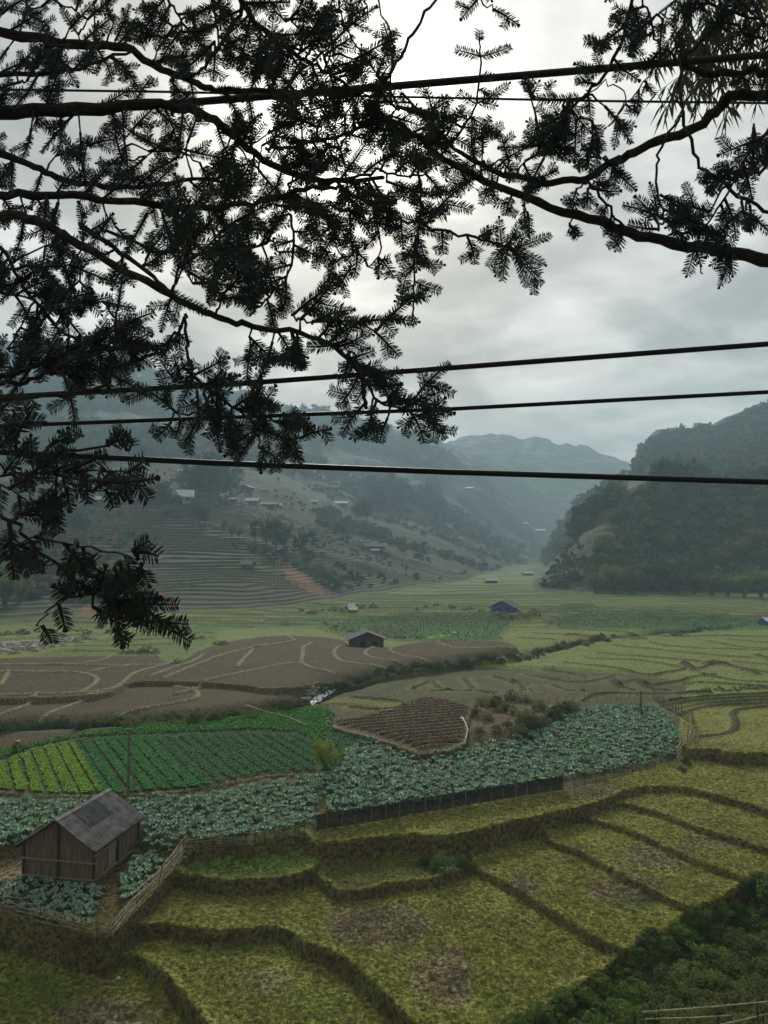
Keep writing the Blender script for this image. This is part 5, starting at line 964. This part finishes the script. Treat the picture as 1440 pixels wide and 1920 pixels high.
# ------------------------------------------------------------------ conifer boughs close to the camera, bamboo spray, cables
NDL = mat('conifer_needles', (.022, .036, .026), (.012, .022, .016), 8, .55, trans=.12); NBK = mat('conifer_bark', (.030, .026, .022), (.014, .013, .012), 30, .95, .8, bscale=60)
FWD = Vector((0, math.cos(PIT), math.sin(PIT))); UPV = Vector((0, -math.sin(PIT), math.cos(PIT))); RGT = Vector((1, 0, 0)); R3 = random.Random(21)
class Bough:
    def __init__(s): s.wood = MB(); s.b = []; s.d = []; s.w = []     # needle base, tip, half-width vectors
    def needle(s, p, q, w): s.b.append(p); s.d.append(q); s.w.append(w)
def shoot(B, p, ang, L, D, order=0, tilt=None, nl=None, bend=None):
    """p: 3-D start, ang: direction in the picture plane (0 right, pi/2 up), L: length in metres, D: distance (sets needle size)"""
    tilt = R3.uniform(-.3, .3) if tilt is None else tilt; bend = R3.uniform(-.5, .35) if bend is None else bend; nl = nl or NL*R3.uniform(.85, 1.15)
    n = max(5, int(L/.022)); pts = [p.copy()]; a = ang; step = L/n; dirs = []
    for i in range(n):
        a += bend/n; d = (RGT*math.cos(a)+UPV*math.sin(a)+FWD*tilt*.8).normalized(); dirs.append(d); pts.append(pts[-1]+d*step)
    r0 = .0044+.0014*(order == 0)+.006*L*(order == 0); B.wood.tube(pts[::2]+([pts[-1]] if n % 2 else []), [r0*(1-.55*i/max(1, len(pts[::2])-1)) for i in range(len(pts[::2]))]+([r0*.4] if n % 2 else []), 5)
    if R3.random() < .35: B.wood.tube([pts[-1], pts[-1]+dirs[-1]*.010, pts[-1]+dirs[-1]*.014], [r0*.8, r0*1.5, r0*.8], 5)
    nrm0 = (FWD+RGT*R3.uniform(-.3, .3)+UPV*R3.uniform(-.3, .3)).normalized(); sp = .0060; m = int(L/sp)
    bare = .12 if order == 0 else .03
    for i in range(m):
        t = i/m
        if t < bare: continue
        x = t*n; k = min(n-1, int(x)); q = pts[k]+dirs[k]*step*(x-k); d = dirs[k]; side = d.cross(nrm0).normalized(); ln = nl*(1-.45*max(0, (t-.8)/.2))*(.75+.25*min(1, t/.15))
        for s in (-1, 1):
            al = R3.uniform(.95, 1.25); v = (d*math.cos(al)+side*s*math.sin(al)+nrm0*R3.gauss(0, .16)+UPV*-.05).normalized(); B.needle(q, q+v*ln*R3.uniform(.8, 1.1), (v.cross(nrm0)).normalized()*NW)
        if R3.random() < .2:
            v = (d*.6+side*R3.uniform(-.9, .9)+nrm0*R3.choice((-1, 1))*.8).normalized(); B.needle(q, q+v*ln*.8, v.cross(side).normalized()*NW)
    return pts, dirs
def spray(B, p, ang, L, D, order=0, drop=.3):
    pts, dirs = shoot(B, p, ang, L, D, order)
    if order >= 2 or L < .07: return
    k = R3.choice((1, 1, 2, 3)) if order == 0 else R3.choice((0, 0, 0, 0, 1))
    for i in range(k):
        t = R3.uniform(.25, .85); j = int(t*(len(pts)-1)); sd = 1 if (i % 2) else -1
        d = dirs[min(j, len(dirs)-1)]; a = math.atan2(d.dot(UPV), d.dot(RGT)); spray(B, pts[j], a+sd*R3.uniform(.65, 1.15)-drop*.2, L*R3.uniform(.38, .68)*(1.1-t*.4), D, order+1, drop)
NL, NW = .030, .0025
DENS = .22; LS = 1.0
def ctree(label, x, y, hh):
    z = float(ground_z(x, y)) if y > .9 else 18; t = thing('conifer_tree', label, 'tree', (x, y, z)); P = [(0, 0, -.3)]+[(R3.gauss(0, .03), R3.gauss(0, .03), i*1.0) for i in range(1, int(hh)+1)]
    MB().tube(P, [.26*(1-i/len(P)*.6) for i in range(len(P))], 10).build('trunk', NBK, t, True); return t
LT = ctree('dark conifer whose needled boughs fill the upper left of the view', -4.9, 4.2, 12); RT = ctree('dark conifer reaching in with bare curved boughs from the right edge', 4.4, 4.6, 12)
def limb(tree, pts, w0, w1, D0, D1, sprays=0, L=(.10, .2), sides=(1, -1), t0=0.0, t1=1.0, drop=.3, clusters=(), name='branch', extra=None):
    """pts in source pixels; widths in source pixels; D0..D1 distance along the limb"""
    P = smooth_poly(pts, False, 2); S = [0]
    for a, b in zip(P, P[1:]): S.append(S[-1]+math.hypot(b[0]-a[0], b[1]-a[1]))
    B = Bough(); Q = []; Rr = []
    for (x, y), s in zip(P, S):
        t = s/S[-1]; D = D0+(D1-D0)*t; Q.append(at_depth(x, y, D)+Vector((R3.gauss(0, .003), R3.gauss(0, .012), R3.gauss(0, .003)))); Rr.append((w0+(w1-w0)*t)*.42*D/FPX*R3.uniform(.92, 1.1))
    if pts[0][0] < -20 or pts[0][0] > 1460:      # carry the limb on to its trunk outside the frame
        tx = tree.location; Q.insert(0, Vector((tx.x, tx.y, Q[0].z-abs(Q[0].x-tx.x)*.25))); Rr.insert(0, Rr[0]*1.25)
        P = [P[0]]+list(P); S = [0]+[s+1 for s in S]
    B.wood.tube(Q, Rr, 8)
    def at(t):
        s = t*S[-1]; i = min(max(0, int(np.searchsorted(S, s))-1), len(P)-2); u = (s-S[i])/max(1e-6, S[i+1]-S[i]); return Q[i].lerp(Q[i+1], min(1, max(0, u))), math.atan2(-(P[i+1][1]-P[i][1]), P[i+1][0]-P[i][0]), D0+(D1-D0)*t
    sprays = int(sprays*.5)
    for i in range(sprays):
        t = t0+(t1-t0)*(i+R3.random())/sprays; p, a, D = at(t); s = R3.choice(sides); l = R3.uniform(*L)*1.3*LS
        spray(B, p+FWD*R3.uniform(-.02, .02), a+s*R3.uniform(.6, 1.35)-drop*.4*math.cos(a), l, D, 0, drop)
    # clusters: (cx, cy, rx, ry, n, direction deg or None, length range)
    NX = [(P[k][0], P[k][1], Q[k], D0+(D1-D0)*S[k]/S[-1]) for k in range(len(P))]
    for c in clusters:
        cx, cy, rx, ry, n = c[:5]; n = max(2, int(n*DENS)); dr = c[5] if len(c) > 5 else None; Lr = c[6] if len(c) > 6 else (.10, .19)
        for i in range(n):
            a = R3.random()*6.283; r = math.sqrt(R3.random()); x, y = cx+rx*r*math.cos(a), cy+ry*r*math.sin(a)
            j = min(range(len(NX)), key=lambda k: (NX[k][0]-x)**2+(NX[k][1]-y)**2+R3.uniform(0, 300)); D = NX[j][3]+R3.uniform(-.16, .16); q = at_depth(x, y, D); q0 = NX[j][2]
            m = q0.lerp(q, .5)+Vector((0, 0, R3.uniform(-.02, .02))); B.wood.tube([q0, q0.lerp(m, .6)+UPV*.01, m, q], [.0058, .0052, .0046, .0036], 5); NX.append((x, y, q, D)); px0, py0 = NX[j][0], NX[j][1]
            an = math.radians(dr)+R3.gauss(0, .6) if dr is not None else (math.atan2(-(y-py0), x-px0)+R3.gauss(0, .6)); spray(B, q, an, R3.uniform(*Lr)*1.3*LS, D, 0, drop)
    if extra: extra(B, at)
    wo = B.wood.build(name, NBK, tree)
    wo.matrix_parent_inverse = tree.matrix_world.inverted() if False else wo.matrix_parent_inverse; wo.location = -tree.location
    if B.b:
        b = np.array([list(v) for v in B.b]); d = np.array([list(v) for v in B.d]); w = np.array([list(v) for v in B.w]); m = b*.45+d*.55
        V = np.stack([b-w*.5, b+w*.5, m+w, d+w*.25, d-w*.25, m-w], 1).reshape(-1, 3); i6 = (np.arange(len(b))*6)[:, None]
        F_ = np.concatenate([i6+[0, 1, 2, 5], i6+[5, 2, 3, 4]]); new_mesh('needles', V, F_, NDL, wo)
    return wo
# --- left tree: main boughs
limb(LT, [(-120, 232), (0, 208), (170, 204), (330, 196), (400, 225), (440, 255), (500, 305), (560, 330), (640, 345), (720, 330)], 36, 9, 3.6, 3.4, 46, (.10, .2), clusters=[(560, 290, 120, 50, 34), (640, 240, 110, 45, 28), (470, 330, 90, 60, 26, -60), (300, 250, 130, 40, 24), (120, 240, 130, 40, 22)])
limb(LT, [(-120, 40), (60, 72), (200, 84), (243, 93), (310, 137), (360, 150), (387, 168), (433, 173), (560, 175)], 26, 10, 3.9, 3.7, 34, (.11, .2), clusters=[(120, 60, 150, 60, 46), (60, 20, 120, 40, 30), (260, 60, 70, 50, 16, 60)])
limb(LT, [(-120, 150), (60, 140), (160, 125), (250, 95)], 14, 6, 3.5, 3.6, 18, (.10, .18), clusters=[(120, 130, 140, 40, 26)])
limb(LT, [(455, -20), (455, 20), (430, 57), (413, 90), (387, 120), (357, 143)], 10, 7, 3.2, 3.6, 9, (.10, .16), clusters=[(410, 75, 12, 25, 3, -120)])
limb(LT, [(395, -20), (402, 20), (410, 60), (412, 92)], 8, 4, 3.3, 3.4, 12, (.08, .14))
limb(LT, [(440, -20), (465, 25), (500, 60), (560, 110), (600, 130), (650, 160)], 16, 7, 3.0, 3.2, 30, (.09, .17), clusters=[(570, 100, 80, 45, 48), (620, 110, 60, 50, 30), (520, 60, 50, 30, 10), (560, 150, 90, 20, 16)])
limb(LT, [(485, -20), (520, 25), (560, 55), (640, 70)], 6, 3, 3.1, 3.1, 10, (.08, .13))
limb(LT, [(300, -20), (330, 20), (345, 45), (300, 75)], 7, 4, 3.4, 3.4, 12, (.10, .16), clusters=[(320, 60, 30, 30, 6), (350, 50, 15, 30, 4, 250)])
limb(LT, [(-120, 270), (0, 287), (60, 310), (100, 330), (150, 345), (220, 352), (330, 345), (420, 330)], 20, 7, 3.7, 3.5, 30, (.10, .19), clusters=[(330, 310, 120, 45, 40), (140, 300, 110, 30, 20), (450, 300, 70, 40, 20)])
limb(LT, [(-120, 362), (0, 364), (100, 366), (200, 372), (350, 392), (450, 389), (510, 366), (580, 352), (640, 350)], 22, 9, 3.4, 3.3, 40, (.10, .2), clusters=[(200, 400, 140, 30, 26), (340, 410, 70, 30, 20), (560, 370, 90, 30, 24), (600, 400, 60, 40, 12, -80), (60, 380, 60, 20, 10)])
limb(LT, [(-120, 405), (0, 404), (60, 407), (107, 432), (167, 468), (247, 514), (333, 562), (377, 582), (420, 602), (480, 613), (580, 628), (627, 644), (663, 682), (680, 715), (687, 765)], 24, 9, 3.3, 3.0, 22, (.09, .15), (1, -1), .72, 1.0, clusters=[(380, 470, 70, 60, 44), (350, 520, 60, 40, 24), (440, 560, 60, 20, 8, 50), (470, 640, 50, 14, 9, -80), (560, 590, 90, 16, 16, 60), (620, 600, 50, 20, 10, 10), (560, 640, 60, 14, 8, -80, (.07, .13)), (690, 620, 25, 12, 5, 0), (650, 660, 30, 20, 6, 200, (.07, .11))])
limb(LT, [(655, 662), (690, 720), (715, 760), (760, 765), (800, 790)], 9, 4, 3.0, 3.0, 20, (.07, .13), clusters=[(745, 745, 40, 22, 12, 10), (760, 775, 40, 12, 10, -50), (700, 780, 30, 12, 7, -90, (.06, .1))])
limb(LT, [(150, 420), (200, 455), (265, 500), (300, 530), (333, 562)], 12, 9, 3.5, 3.3, 8, (.08, .14), clusters=[(250, 470, 50, 30, 8)])
limb(LT, [(190, 428), (207, 437), (283, 467), (333, 478), (413, 478), (480, 465), (512, 450)], 8, 6, 3.6, 3.5, 16, (.08, .15), t0=.3, clusters=[(470, 440, 40, 25, 8), (500, 500, 40, 40, 10, -90), (520, 480, 40, 60, 10)])
limb(LT, [(415, 418), (450, 425), (480, 430), (510, 432)], 5, 5, 3.6, 3.6, 2, (.03, .05))
limb(LT, [(-60, 440), (0, 457), (33, 517), (57, 557), (107, 613), (133, 633), (173, 647), (240, 653)], 10, 7, 3.4, 3.3, 30, (.09, .17), clusters=[(50, 500, 60, 50, 16), (120, 480, 60, 30, 9), (170, 540, 60, 40, 10), (200, 600, 70, 40, 20, 20), (230, 640, 50, 20, 8, -10)])
limb(LT, [(-60, 560), (0, 545), (60, 560), (100, 590)], 8, 4, 3.4, 3.3, 20, (.09, .16), clusters=[(30, 600, 45, 50, 12, -30), (10, 660, 35, 30, 8, 0)])
limb(LT, [(160, 490), (135, 540), (130, 600), (128, 640)], 5, 4, 3.4, 3.4, 6, (.07, .12), clusters=[(150, 560, 20, 20, 4, 80)])
limb(LT, [(-60, 724), (0, 722), (50, 716), (110, 692), (200, 693), (273, 673), (317, 647), (340, 613), (345, 593)], 12, 6, 3.2, 3.3, 16, (.07, .13), t0=.0, t1=.7, clusters=[(90, 690, 60, 20, 16), (150, 660, 60, 18, 16, 10), (330, 625, 10, 14, 3, 240, (.07, .1)), (180, 700, 40, 14, 8)])
limb(LT, [(-60, 710), (40, 700), (90, 672), (180, 655), (240, 654)], 14, 5, 3.2, 3.2, 24, (.07, .13), clusters=[(60, 690, 60, 14, 10)])
limb(LT, [(-60, 752), (60, 745), (110, 738), (170, 732), (203, 720), (208, 695)], 14, 8, 2.9, 3.1, 4, (.04, .06), t0=.6)
limb(LT, [(347, 590), (349, 640), (356, 675), (362, 702)], 8, 6, 3.2, 3.1, 0)
limb(LT, [(345, 690), (362, 705), (400, 740), (450, 770), (480, 800), (490, 845)], 9, 4, 3.05, 3.0, 26, (.07, .13), clusters=[(340, 710, 20, 10, 5, 120, (.06, .1)), (370, 760, 45, 30, 24), (430, 745, 40, 20, 12), (480, 830, 30, 20, 10, -100, (.06, .1)), (340, 790, 20, 10, 4, 200, (.06, .1))])
limb(LT, [(440, 765), (490, 775), (530, 800), (575, 828)], 6, 3, 3.0, 3.0, 14, (.06, .11), clusters=[(520, 780, 30, 12, 5, 0, (.06, .1)), (540, 825, 20, 10, 4, -20, (.06, .09))])
limb(LT, [(-60, 760), (0, 765), (40, 772)], 6, 3, 3.1, 3.1, 10, (.06, .1))
# lower left boughs, nearer to the lens
NL_, NW_ = NL, NW; DENS = .14; LS = .62
limb(LT, [(-80, 960), (0, 965), (30, 980), (53, 1013), (100, 1053), (167, 1108), (267, 1140), (345, 1192)], 10, 4, 2.2, 2.0, 0, extra=lambda B, at: [spray(B, at(t)[0], math.radians(a), l*.62, 2.1, 2) for t, a, l in ((.62, 170, .15), (.64, -20, .20), (.7, -60, .10), (.78, 5, .18), (.85, -45, .12), (.9, -15, .12), (.95, -38, .10), (.66, -35, .26), (.72, -32, .25), (.68, -95, .09), (.5, -60, .09), (.45, -50, .08), (.55, -30, .12))])
limb(LT, [(28, 1022), (60, 1012), (133, 1020), (200, 1033), (270, 1052)], 6, 3, 2.1, 2.0, 12, (.07, .12), (-1,), clusters=[(220, 1060, 30, 12, 4, -60, (.06, .09)), (150, 1040, 40, 10, 5, -45, (.08, .13)), (250, 1035, 20, 6, 3, 10, (.05, .07))])
limb(LT, [(167, 1110), (120, 1122), (95, 1140), (68, 1178)], 6, 3, 2.1, 2.0, 6, (.06, .1), (-1, 1))
limb(LT, [(-40, 1080), (0, 1058), (28, 1028), (60, 1010), (80, 995)], 5, 3, 2.1, 2.1, 9, (.05, .09))
limb(LT, [(167, 1112), (220, 1110), (290, 1110)], 5, 3, 2.1, 2.0, 8, (.06, .1), clusters=[(200, 1130, 40, 20, 6, -40, (.08, .14)), (210, 1180, 20, 10, 2, -40, (.06, .08))])
limb(LT, [(-80, 893), (0, 891), (60, 888), (130, 885), (200, 878), (277, 902)], 8, 3, 2.3, 2.1, 16, (.07, .13), clusters=[(120, 870, 80, 14, 7), (60, 930, 60, 20, 10, -35, (.10, .16)), (170, 905, 40, 10, 5, 0)])
limb(LT, [(-80, 900), (0, 905), (40, 930), (80, 968)], 6, 3, 2.2, 2.1, 14, (.07, .12), clusters=[(20, 960, 40, 20, 10, -30)])
limb(LT, [(-60, 835), (20, 850), (70, 862), (110, 890), (120, 965)], 6, 3, 2.4, 2.2, 12, (.06, .11), clusters=[(90, 840, 20, 20, 3, 60, (.06, .1)), (210, 830, 25, 8, 3, 10, (.07, .1)), (150, 835, 20, 20, 4, 120, (.06, .1)), (30, 830, 30, 20, 4)])
limb(LT, [(40, 885), (100, 905), (150, 925), (215, 915)], 5, 3, 2.3, 2.1, 10, (.06, .1), (-1, 1))
DENS = .25
LS = 1.0
# centre hanging shoots (from boughs above the frame)
limb(LT, [(690, -30), (720, 30), (745, 95), (728, 150), (735, 185)], 4, 5, 3.2, 3.3, 0)
limb(LT, [(830, -30), (800, 20), (770, 70), (740, 125), (700, 190), (730, 235), (760, 262)], 6, 9, 3.1, 3.4, 6, (.06, .1), t0=.7, clusters=[(735, 140, 30, 25, 7, 60), (700, 200, 60, 40, 26), (740, 220, 50, 40, 18)])
limb(LT, [(632, -20), (640, 40), (672, 90), (700, 130)], 4, 4, 3.2, 3.2, 5, (.06, .11), t0=.6)
limb(LT, [(680, -20), (688, 15), (690, 30)], 4, 3, 3.2, 3.2, 5, (.05, .08), (-1, 1))
limb(LT, [(880, -30), (905, 0), (930, 20)], 5, 3, 3.2, 3.2, 6, (.08, .12), (-1, 1), drop=.8)
limb(LT, [(600, 345), (660, 330), (700, 325), (740, 325), (800, 330)], 9, 4, 3.4, 3.2, 16, (.09, .15), clusters=[(690, 350, 50, 20, 12), (660, 380, 50, 20, 8, -40)])
limb(LT, [(500, 280), (560, 270), (620, 262), (680, 235), (740, 228)], 8, 7, 3.4, 3.3, 16, (.08, .14), clusters=[(590, 230, 70, 20, 14)])
limb(LT, [(640, 350), (700, 390), (760, 415), (800, 425), (870, 440), (925, 457), (960, 468)], 8, 6, 3.3, 3.1, 20, (.06, .11), clusters=[(790, 420, 50, 20, 8)])
limb(LT, [(780, 290), (790, 350), (790, 415), (776, 452), (777, 520), (775, 560), (775, 592)], 7, 4, 3.2, 3.1, 0, extra=lambda B, at: [spray(B, at(t)[0], math.radians(a), l, 3.1, 1) for t, a, l in ((.05, 160, .1), (.1, 20, .08), (.2, -150, .15), (.25, 10, .12), (.3, 170, .12), (.38, 5, .13), (.42, 185, .12), (.45, -15, .15), (.5, 195, .1), (.5, -60, .14), (.55, -130, .12), (.6, -40, .13), (.68, -10, .12), (.7, -150, .09), (.78, -30, .12), (.8, 200, .06), (.9, 195, .07), (.9, -10, .06), (.99, -90, .05), (.35, -100, .12), (.15, -90, .12))])
limb(LT, [(930, 458), (950, 462), (965, 470)], 6, 5, 3.1, 3.1, 0, extra=lambda B, at: [spray(B, at(t)[0], math.radians(a), l, 3.1, 1) for t, a, l in ((.9, 20, .17), (.9, -20, .14), (.9, -60, .19), (.9, -75, .17), (.6, -110, .14), (.5, -140, .12), (.3, 100, .11), (.6, 75, .12), (.9, 50, .12), (.8, -40, .16), (.2, 170, .1), (.4, -95, .13))])
limb(LT, [(690, 350), (705, 420), (720, 470), (690, 500)], 6, 3, 3.3, 3.2, 12, (.06, .1), clusters=[(690, 470, 25, 20, 4, -100, (.06, .09))])
limb(LT, [(600, 380), (620, 440), (640, 480), (660, 495)], 5, 3, 3.3, 3.2, 12, (.06, .11), (-1, 1), drop=.8)
limb(LT, [(545, 400), (555, 460), (540, 520), (500, 560), (470, 590)], 7, 4, 3.3, 3.2, 22, (.07, .12), clusters=[(480, 500, 30, 25, 8), (500, 580, 40, 15, 8, 60)])
# --- right tree
limb(RT, [(1520, 500), (1440, 490), (1370, 474), (1245, 452), (1170, 434), (1120, 414), (1020, 385), (920, 345), (820, 290), (765, 243), (700, 205)], 30, 10, 3.2, 3.5, 16, (.07, .12), (-1, 1), .62, 1.0, clusters=[(960, 330, 70, 25, 22, -70, (.06, .1)), (1010, 390, 40, 10, 7, -90, (.05, .08)), (1070, 425, 12, 6, 2, -90, (.04, .06)), (880, 300, 50, 20, 12), (800, 230, 30, 20, 8)])
limb(RT, [(1520, 190), (1440, 182), (1383, 171), (1345, 205), (1300, 246), (1240, 258), (1180, 291), (1150, 302), (1095, 341), (1030, 343), (960, 330), (870, 300), (820, 240), (750, 175)], 28, 6, 3.3, 3.6, 4, (.07, .1), (1, -1), .75, 1.0, clusters=[(1000, 310, 40, 18, 9), (920, 310, 40, 15, 8)])
limb(RT, [(1520, 130), (1440, 133), (1360, 140), (1300, 132), (1272, 118)], 24, 12, 3.2, 3.3, 6, (.08, .13))
limb(RT, [(900, 70), (900, 110), (895, 195), (880, 225), (855, 260), (820, 300)], 4, 6, 3.3, 3.4, 0, extra=lambda B, at: [spray(B, at(t)[0], math.radians(a), l, 3.3, 1) for t, a, l in ((.02, 92, .06), (.15, 15, .15), (.15, 165, .12), (.4, -10, .09), (.5, 25, .17), (.5, 160, .1), (.6, -20, .14), (.62, 170, .12), (.7, 5, .18), (.75, 165, .13), (.8, -30, .15), (.85, 180, .12), (.9, -50, .14), (.95, -120, .12), (.3, 5, .06))], clusters=[(870, 270, 40, 40, 12)])
limb(RT, [(1100, 340), (1130, 370), (1150, 405), (1175, 434)], 7, 5, 3.3, 3.3, 12, (.05, .09), clusters=[(1085, 360, 25, 15, 9, -80, (.05, .09))])
limb(RT, [(1190, -30), (1178, 35), (1159, 95), (1128, 153), (1100, 172), (1060, 215), (1030, 260)], 9, 7, 3.2, 3.3, 22, (.07, .13), clusters=[(1150, 60, 16, 25, 6, 200, (.06, .1)), (1090, 210, 50, 30, 30, -80), (1040, 230, 40, 30, 22, -120), (1020, 280, 30, 20, 10, 200), (1110, 260, 35, 35, 16, -90, (.07, .12)), (1010, 180, 18, 10, 4, 150, (.05, .07)), (1140, 300, 10, 10, 2, -90)])
limb(RT, [(1205, -20), (1215, 40), (1235, 85), (1270, 118)], 5, 5, 3.2, 3.3, 10, (.08, .14), (-1,), drop=.8)
limb(RT, [(1290, -20), (1282, 60), (1273, 110), (1276, 190), (1277, 217), (1300, 300), (1340, 330), (1372, 362), (1450, 400)], 6, 8, 3.2, 3.0, 0, clusters=[(1385, 350, 30, 30, 10, 45, (.08, .15)), (1400, 400, 30, 40, 12, -60, (.08, .14)), (1350, 400, 25, 20, 6, 230, (.1, .16))])
limb(RT, [(1276, 217), (1240, 270), (1228, 315), (1237, 380), (1252, 420), (1290, 450)], 6, 6, 3.2, 3.0, 8, (.07, .12), t0=.6, clusters=[(1270, 415, 16, 10, 3, 30), (1225, 425, 16, 8, 3, 160, (.06, .1)), (1260, 420, 10, 10, 2, 0, (.1, .13))])
limb(RT, [(1450, 230), (1400, 290), (1370, 355), (1330, 415), (1305, 455)], 7, 4, 3.0, 3.0, 18, (.09, .15), clusters=[(1420, 260, 25, 40, 14, -100), (1420, 320, 25, 20, 8, 0)])
limb(RT, [(1300, 455), (1308, 480), (1317, 512)], 5, 3, 3.0, 3.0, 0, extra=lambda B, at: [shoot(B, at(t)[0], math.radians(a), l, 3, 1) for t, a, l in ((.0, -88, .13), (0, -70, .09))])
limb(RT, [(1372, 470), (1370, 500), (1367, 530)], 5, 3, 3.0, 3.0, 0, extra=lambda B, at: [shoot(B, at(t)[0], math.radians(a), l, 3, 1) for t, a, l in ((.0, -92, .14), (0, -75, .09), (0, -110, .1))])
limb(RT, [(1100, 172), (1150, 150), (1180, 180), (1145, 235)], 3, 3, 3.3, 3.3, 0)
limb(RT, [(1225, 130), (1180, 185), (1140, 240)], 3, 4, 3.3, 3.3, 9, (.05, .08), (1,))
limb(RT, [(1450, 40), (1380, 30), (1330, 10), (1290, -10)], 8, 5, 3.1, 3.2, 20, (.08, .14), clusters=[(1400, 20, 50, 25, 14), (1250, 20, 40, 16, 8, -90)])
limb(RT, [(1340, 60), (1370, 55), (1352, 20), (1300, -20)], 7, 6, 3.2, 3.1, 2, (.06, .09)); limb(RT, [(1272, 118), (1320, 75), (1352, 35), (1400, 60), (1450, 75)], 8, 6, 3.2, 3.1, 5, (.06, .1))
# --- bamboo spray, top right
bm = thing('bamboo_clump', 'bamboo with long narrow leaves hanging in the top right corner', 'bamboo', (3.6, 5.4, float(ground_z(3.6, 5.4)))); o0 = bm.location
cul = MB(); leaf = []; rs = random.Random(4); LW = []
MBc = MB().tube([Vector((0, 0, -.3)), Vector((0, -.2, 4)), Vector((-.2, -.6, 7)), at_depth(1400, -60, 4.4)-o0], [.035, .03, .02, .012], 8); MBc.build('culm', mat('bamboo_culm', (.12, .15, .06)), bm, True)
for i in range(70):
    x0, y0 = rs.uniform(1280, 1470), rs.uniform(-60, 120); x, y = x0, y0; D = rs.uniform(4.2, 4.8); a = rs.uniform(-2.6, -1.0); P = [at_depth(x, y, D)-o0]
    for k in range(5): x += math.cos(a)*22; y -= math.sin(a)*22; a += rs.uniform(-.25, .15); P.append(at_depth(x, min(y, 225), D)-o0)
    cul.tube(P, [.003]*3+[.002]*3, 4)
    for q in P[1:]:
        for j in range(3):
            b = rs.uniform(-2.3, -.85); d = (RGT*math.cos(b)+UPV*math.sin(b)+FWD*rs.uniform(-.4, .4)).normalized(); L_ = rs.uniform(.07, .15); s = d.cross(FWD+RGT*rs.uniform(-.8, .8)).normalized()*rs.uniform(.005, .008); m = q+d*L_*.4
            leaf.append([q, m+s, q+d*L_+UPV*-.01, m-s])
cul.build('twigs', NBK, bm); V = np.array([[list(v) for v in l] for l in leaf]).reshape(-1, 3); new_mesh('foliage', V, np.arange(len(V)).reshape(-1, 4), mat('bamboo_leaf', (.050, .060, .026), (.03, .038, .018), 4, .6, trans=.3), bm)
for pts in ([(1445, 570), (1412, 582)], [(1450, 600), (1425, 572)], [(1450, 560), (1420, 578)]): pass
# --- cables spanning the view close to the camera
def cable(pts, wpx, D, label, group=None):
    P = [at_depth(x, y, D) for x, y in pts]; a, b = P[0], P[-1]; P = [a+(a-P[1]).normalized()*14]+P+[b+(b-P[-2]).normalized()*14]
    Q = []
    for i in range(len(P)-1): Q += [P[i].lerp(P[i+1], k/8) for k in range(8)]
    Q.append(P[-1]); tag(MB().tube(Q, wpx/2*D/FPX, 8).build('cable', CAB_M, None, True), label, 'cable')
cable([(-60, 222), (330, 194), (720, 163), (1080, 133), (1480, 99)], 14, 3.9, 'thickest black cable, uppermost of those crossing the photo')
cable([(-60, 167), (300, 172), (765, 182), (1100, 189), (1480, 194)], 4.5, 4.4, 'thinnest black wire, just below the thick uppermost cable')
cable([(-60, 748), (440, 720), (840, 690), (1480, 642)], 10.5, 3.6, 'upper of the two rising black cables in the middle of the photo')
cable([(-60, 801), (440, 782), (840, 767), (1480, 733)], 8, 3.8, 'lower of the two rising black cables in the middle of the photo')
cable([(-60, 845), (400, 868), (840, 885), (1480, 905)], 11, 3.5, 'lowest black cable, sloping gently down to the right')
# ------------------------------------------------------------------ haze
hz = MB().box((0, 1230, 240), (9600, 3300, 500)).build('haze'); tag(hz, kind='stuff')
hm = bpy.data.materials.new('haze'); hm.use_nodes = True; hm.node_tree.nodes.clear(); ho = hm.node_tree.nodes.new('ShaderNodeOutputMaterial')
pv = hm.node_tree.nodes.new('ShaderNodeVolumePrincipled'); pv.inputs['Color'].default_value = (.58, .79, .93, 1); pv.inputs['Density'].default_value = 0.00042; pv.inputs['Anisotropy'].default_value = 0.1
hm.node_tree.links.new(pv.outputs[0], ho.inputs['Volume']); hz.data.materials.append(hm)
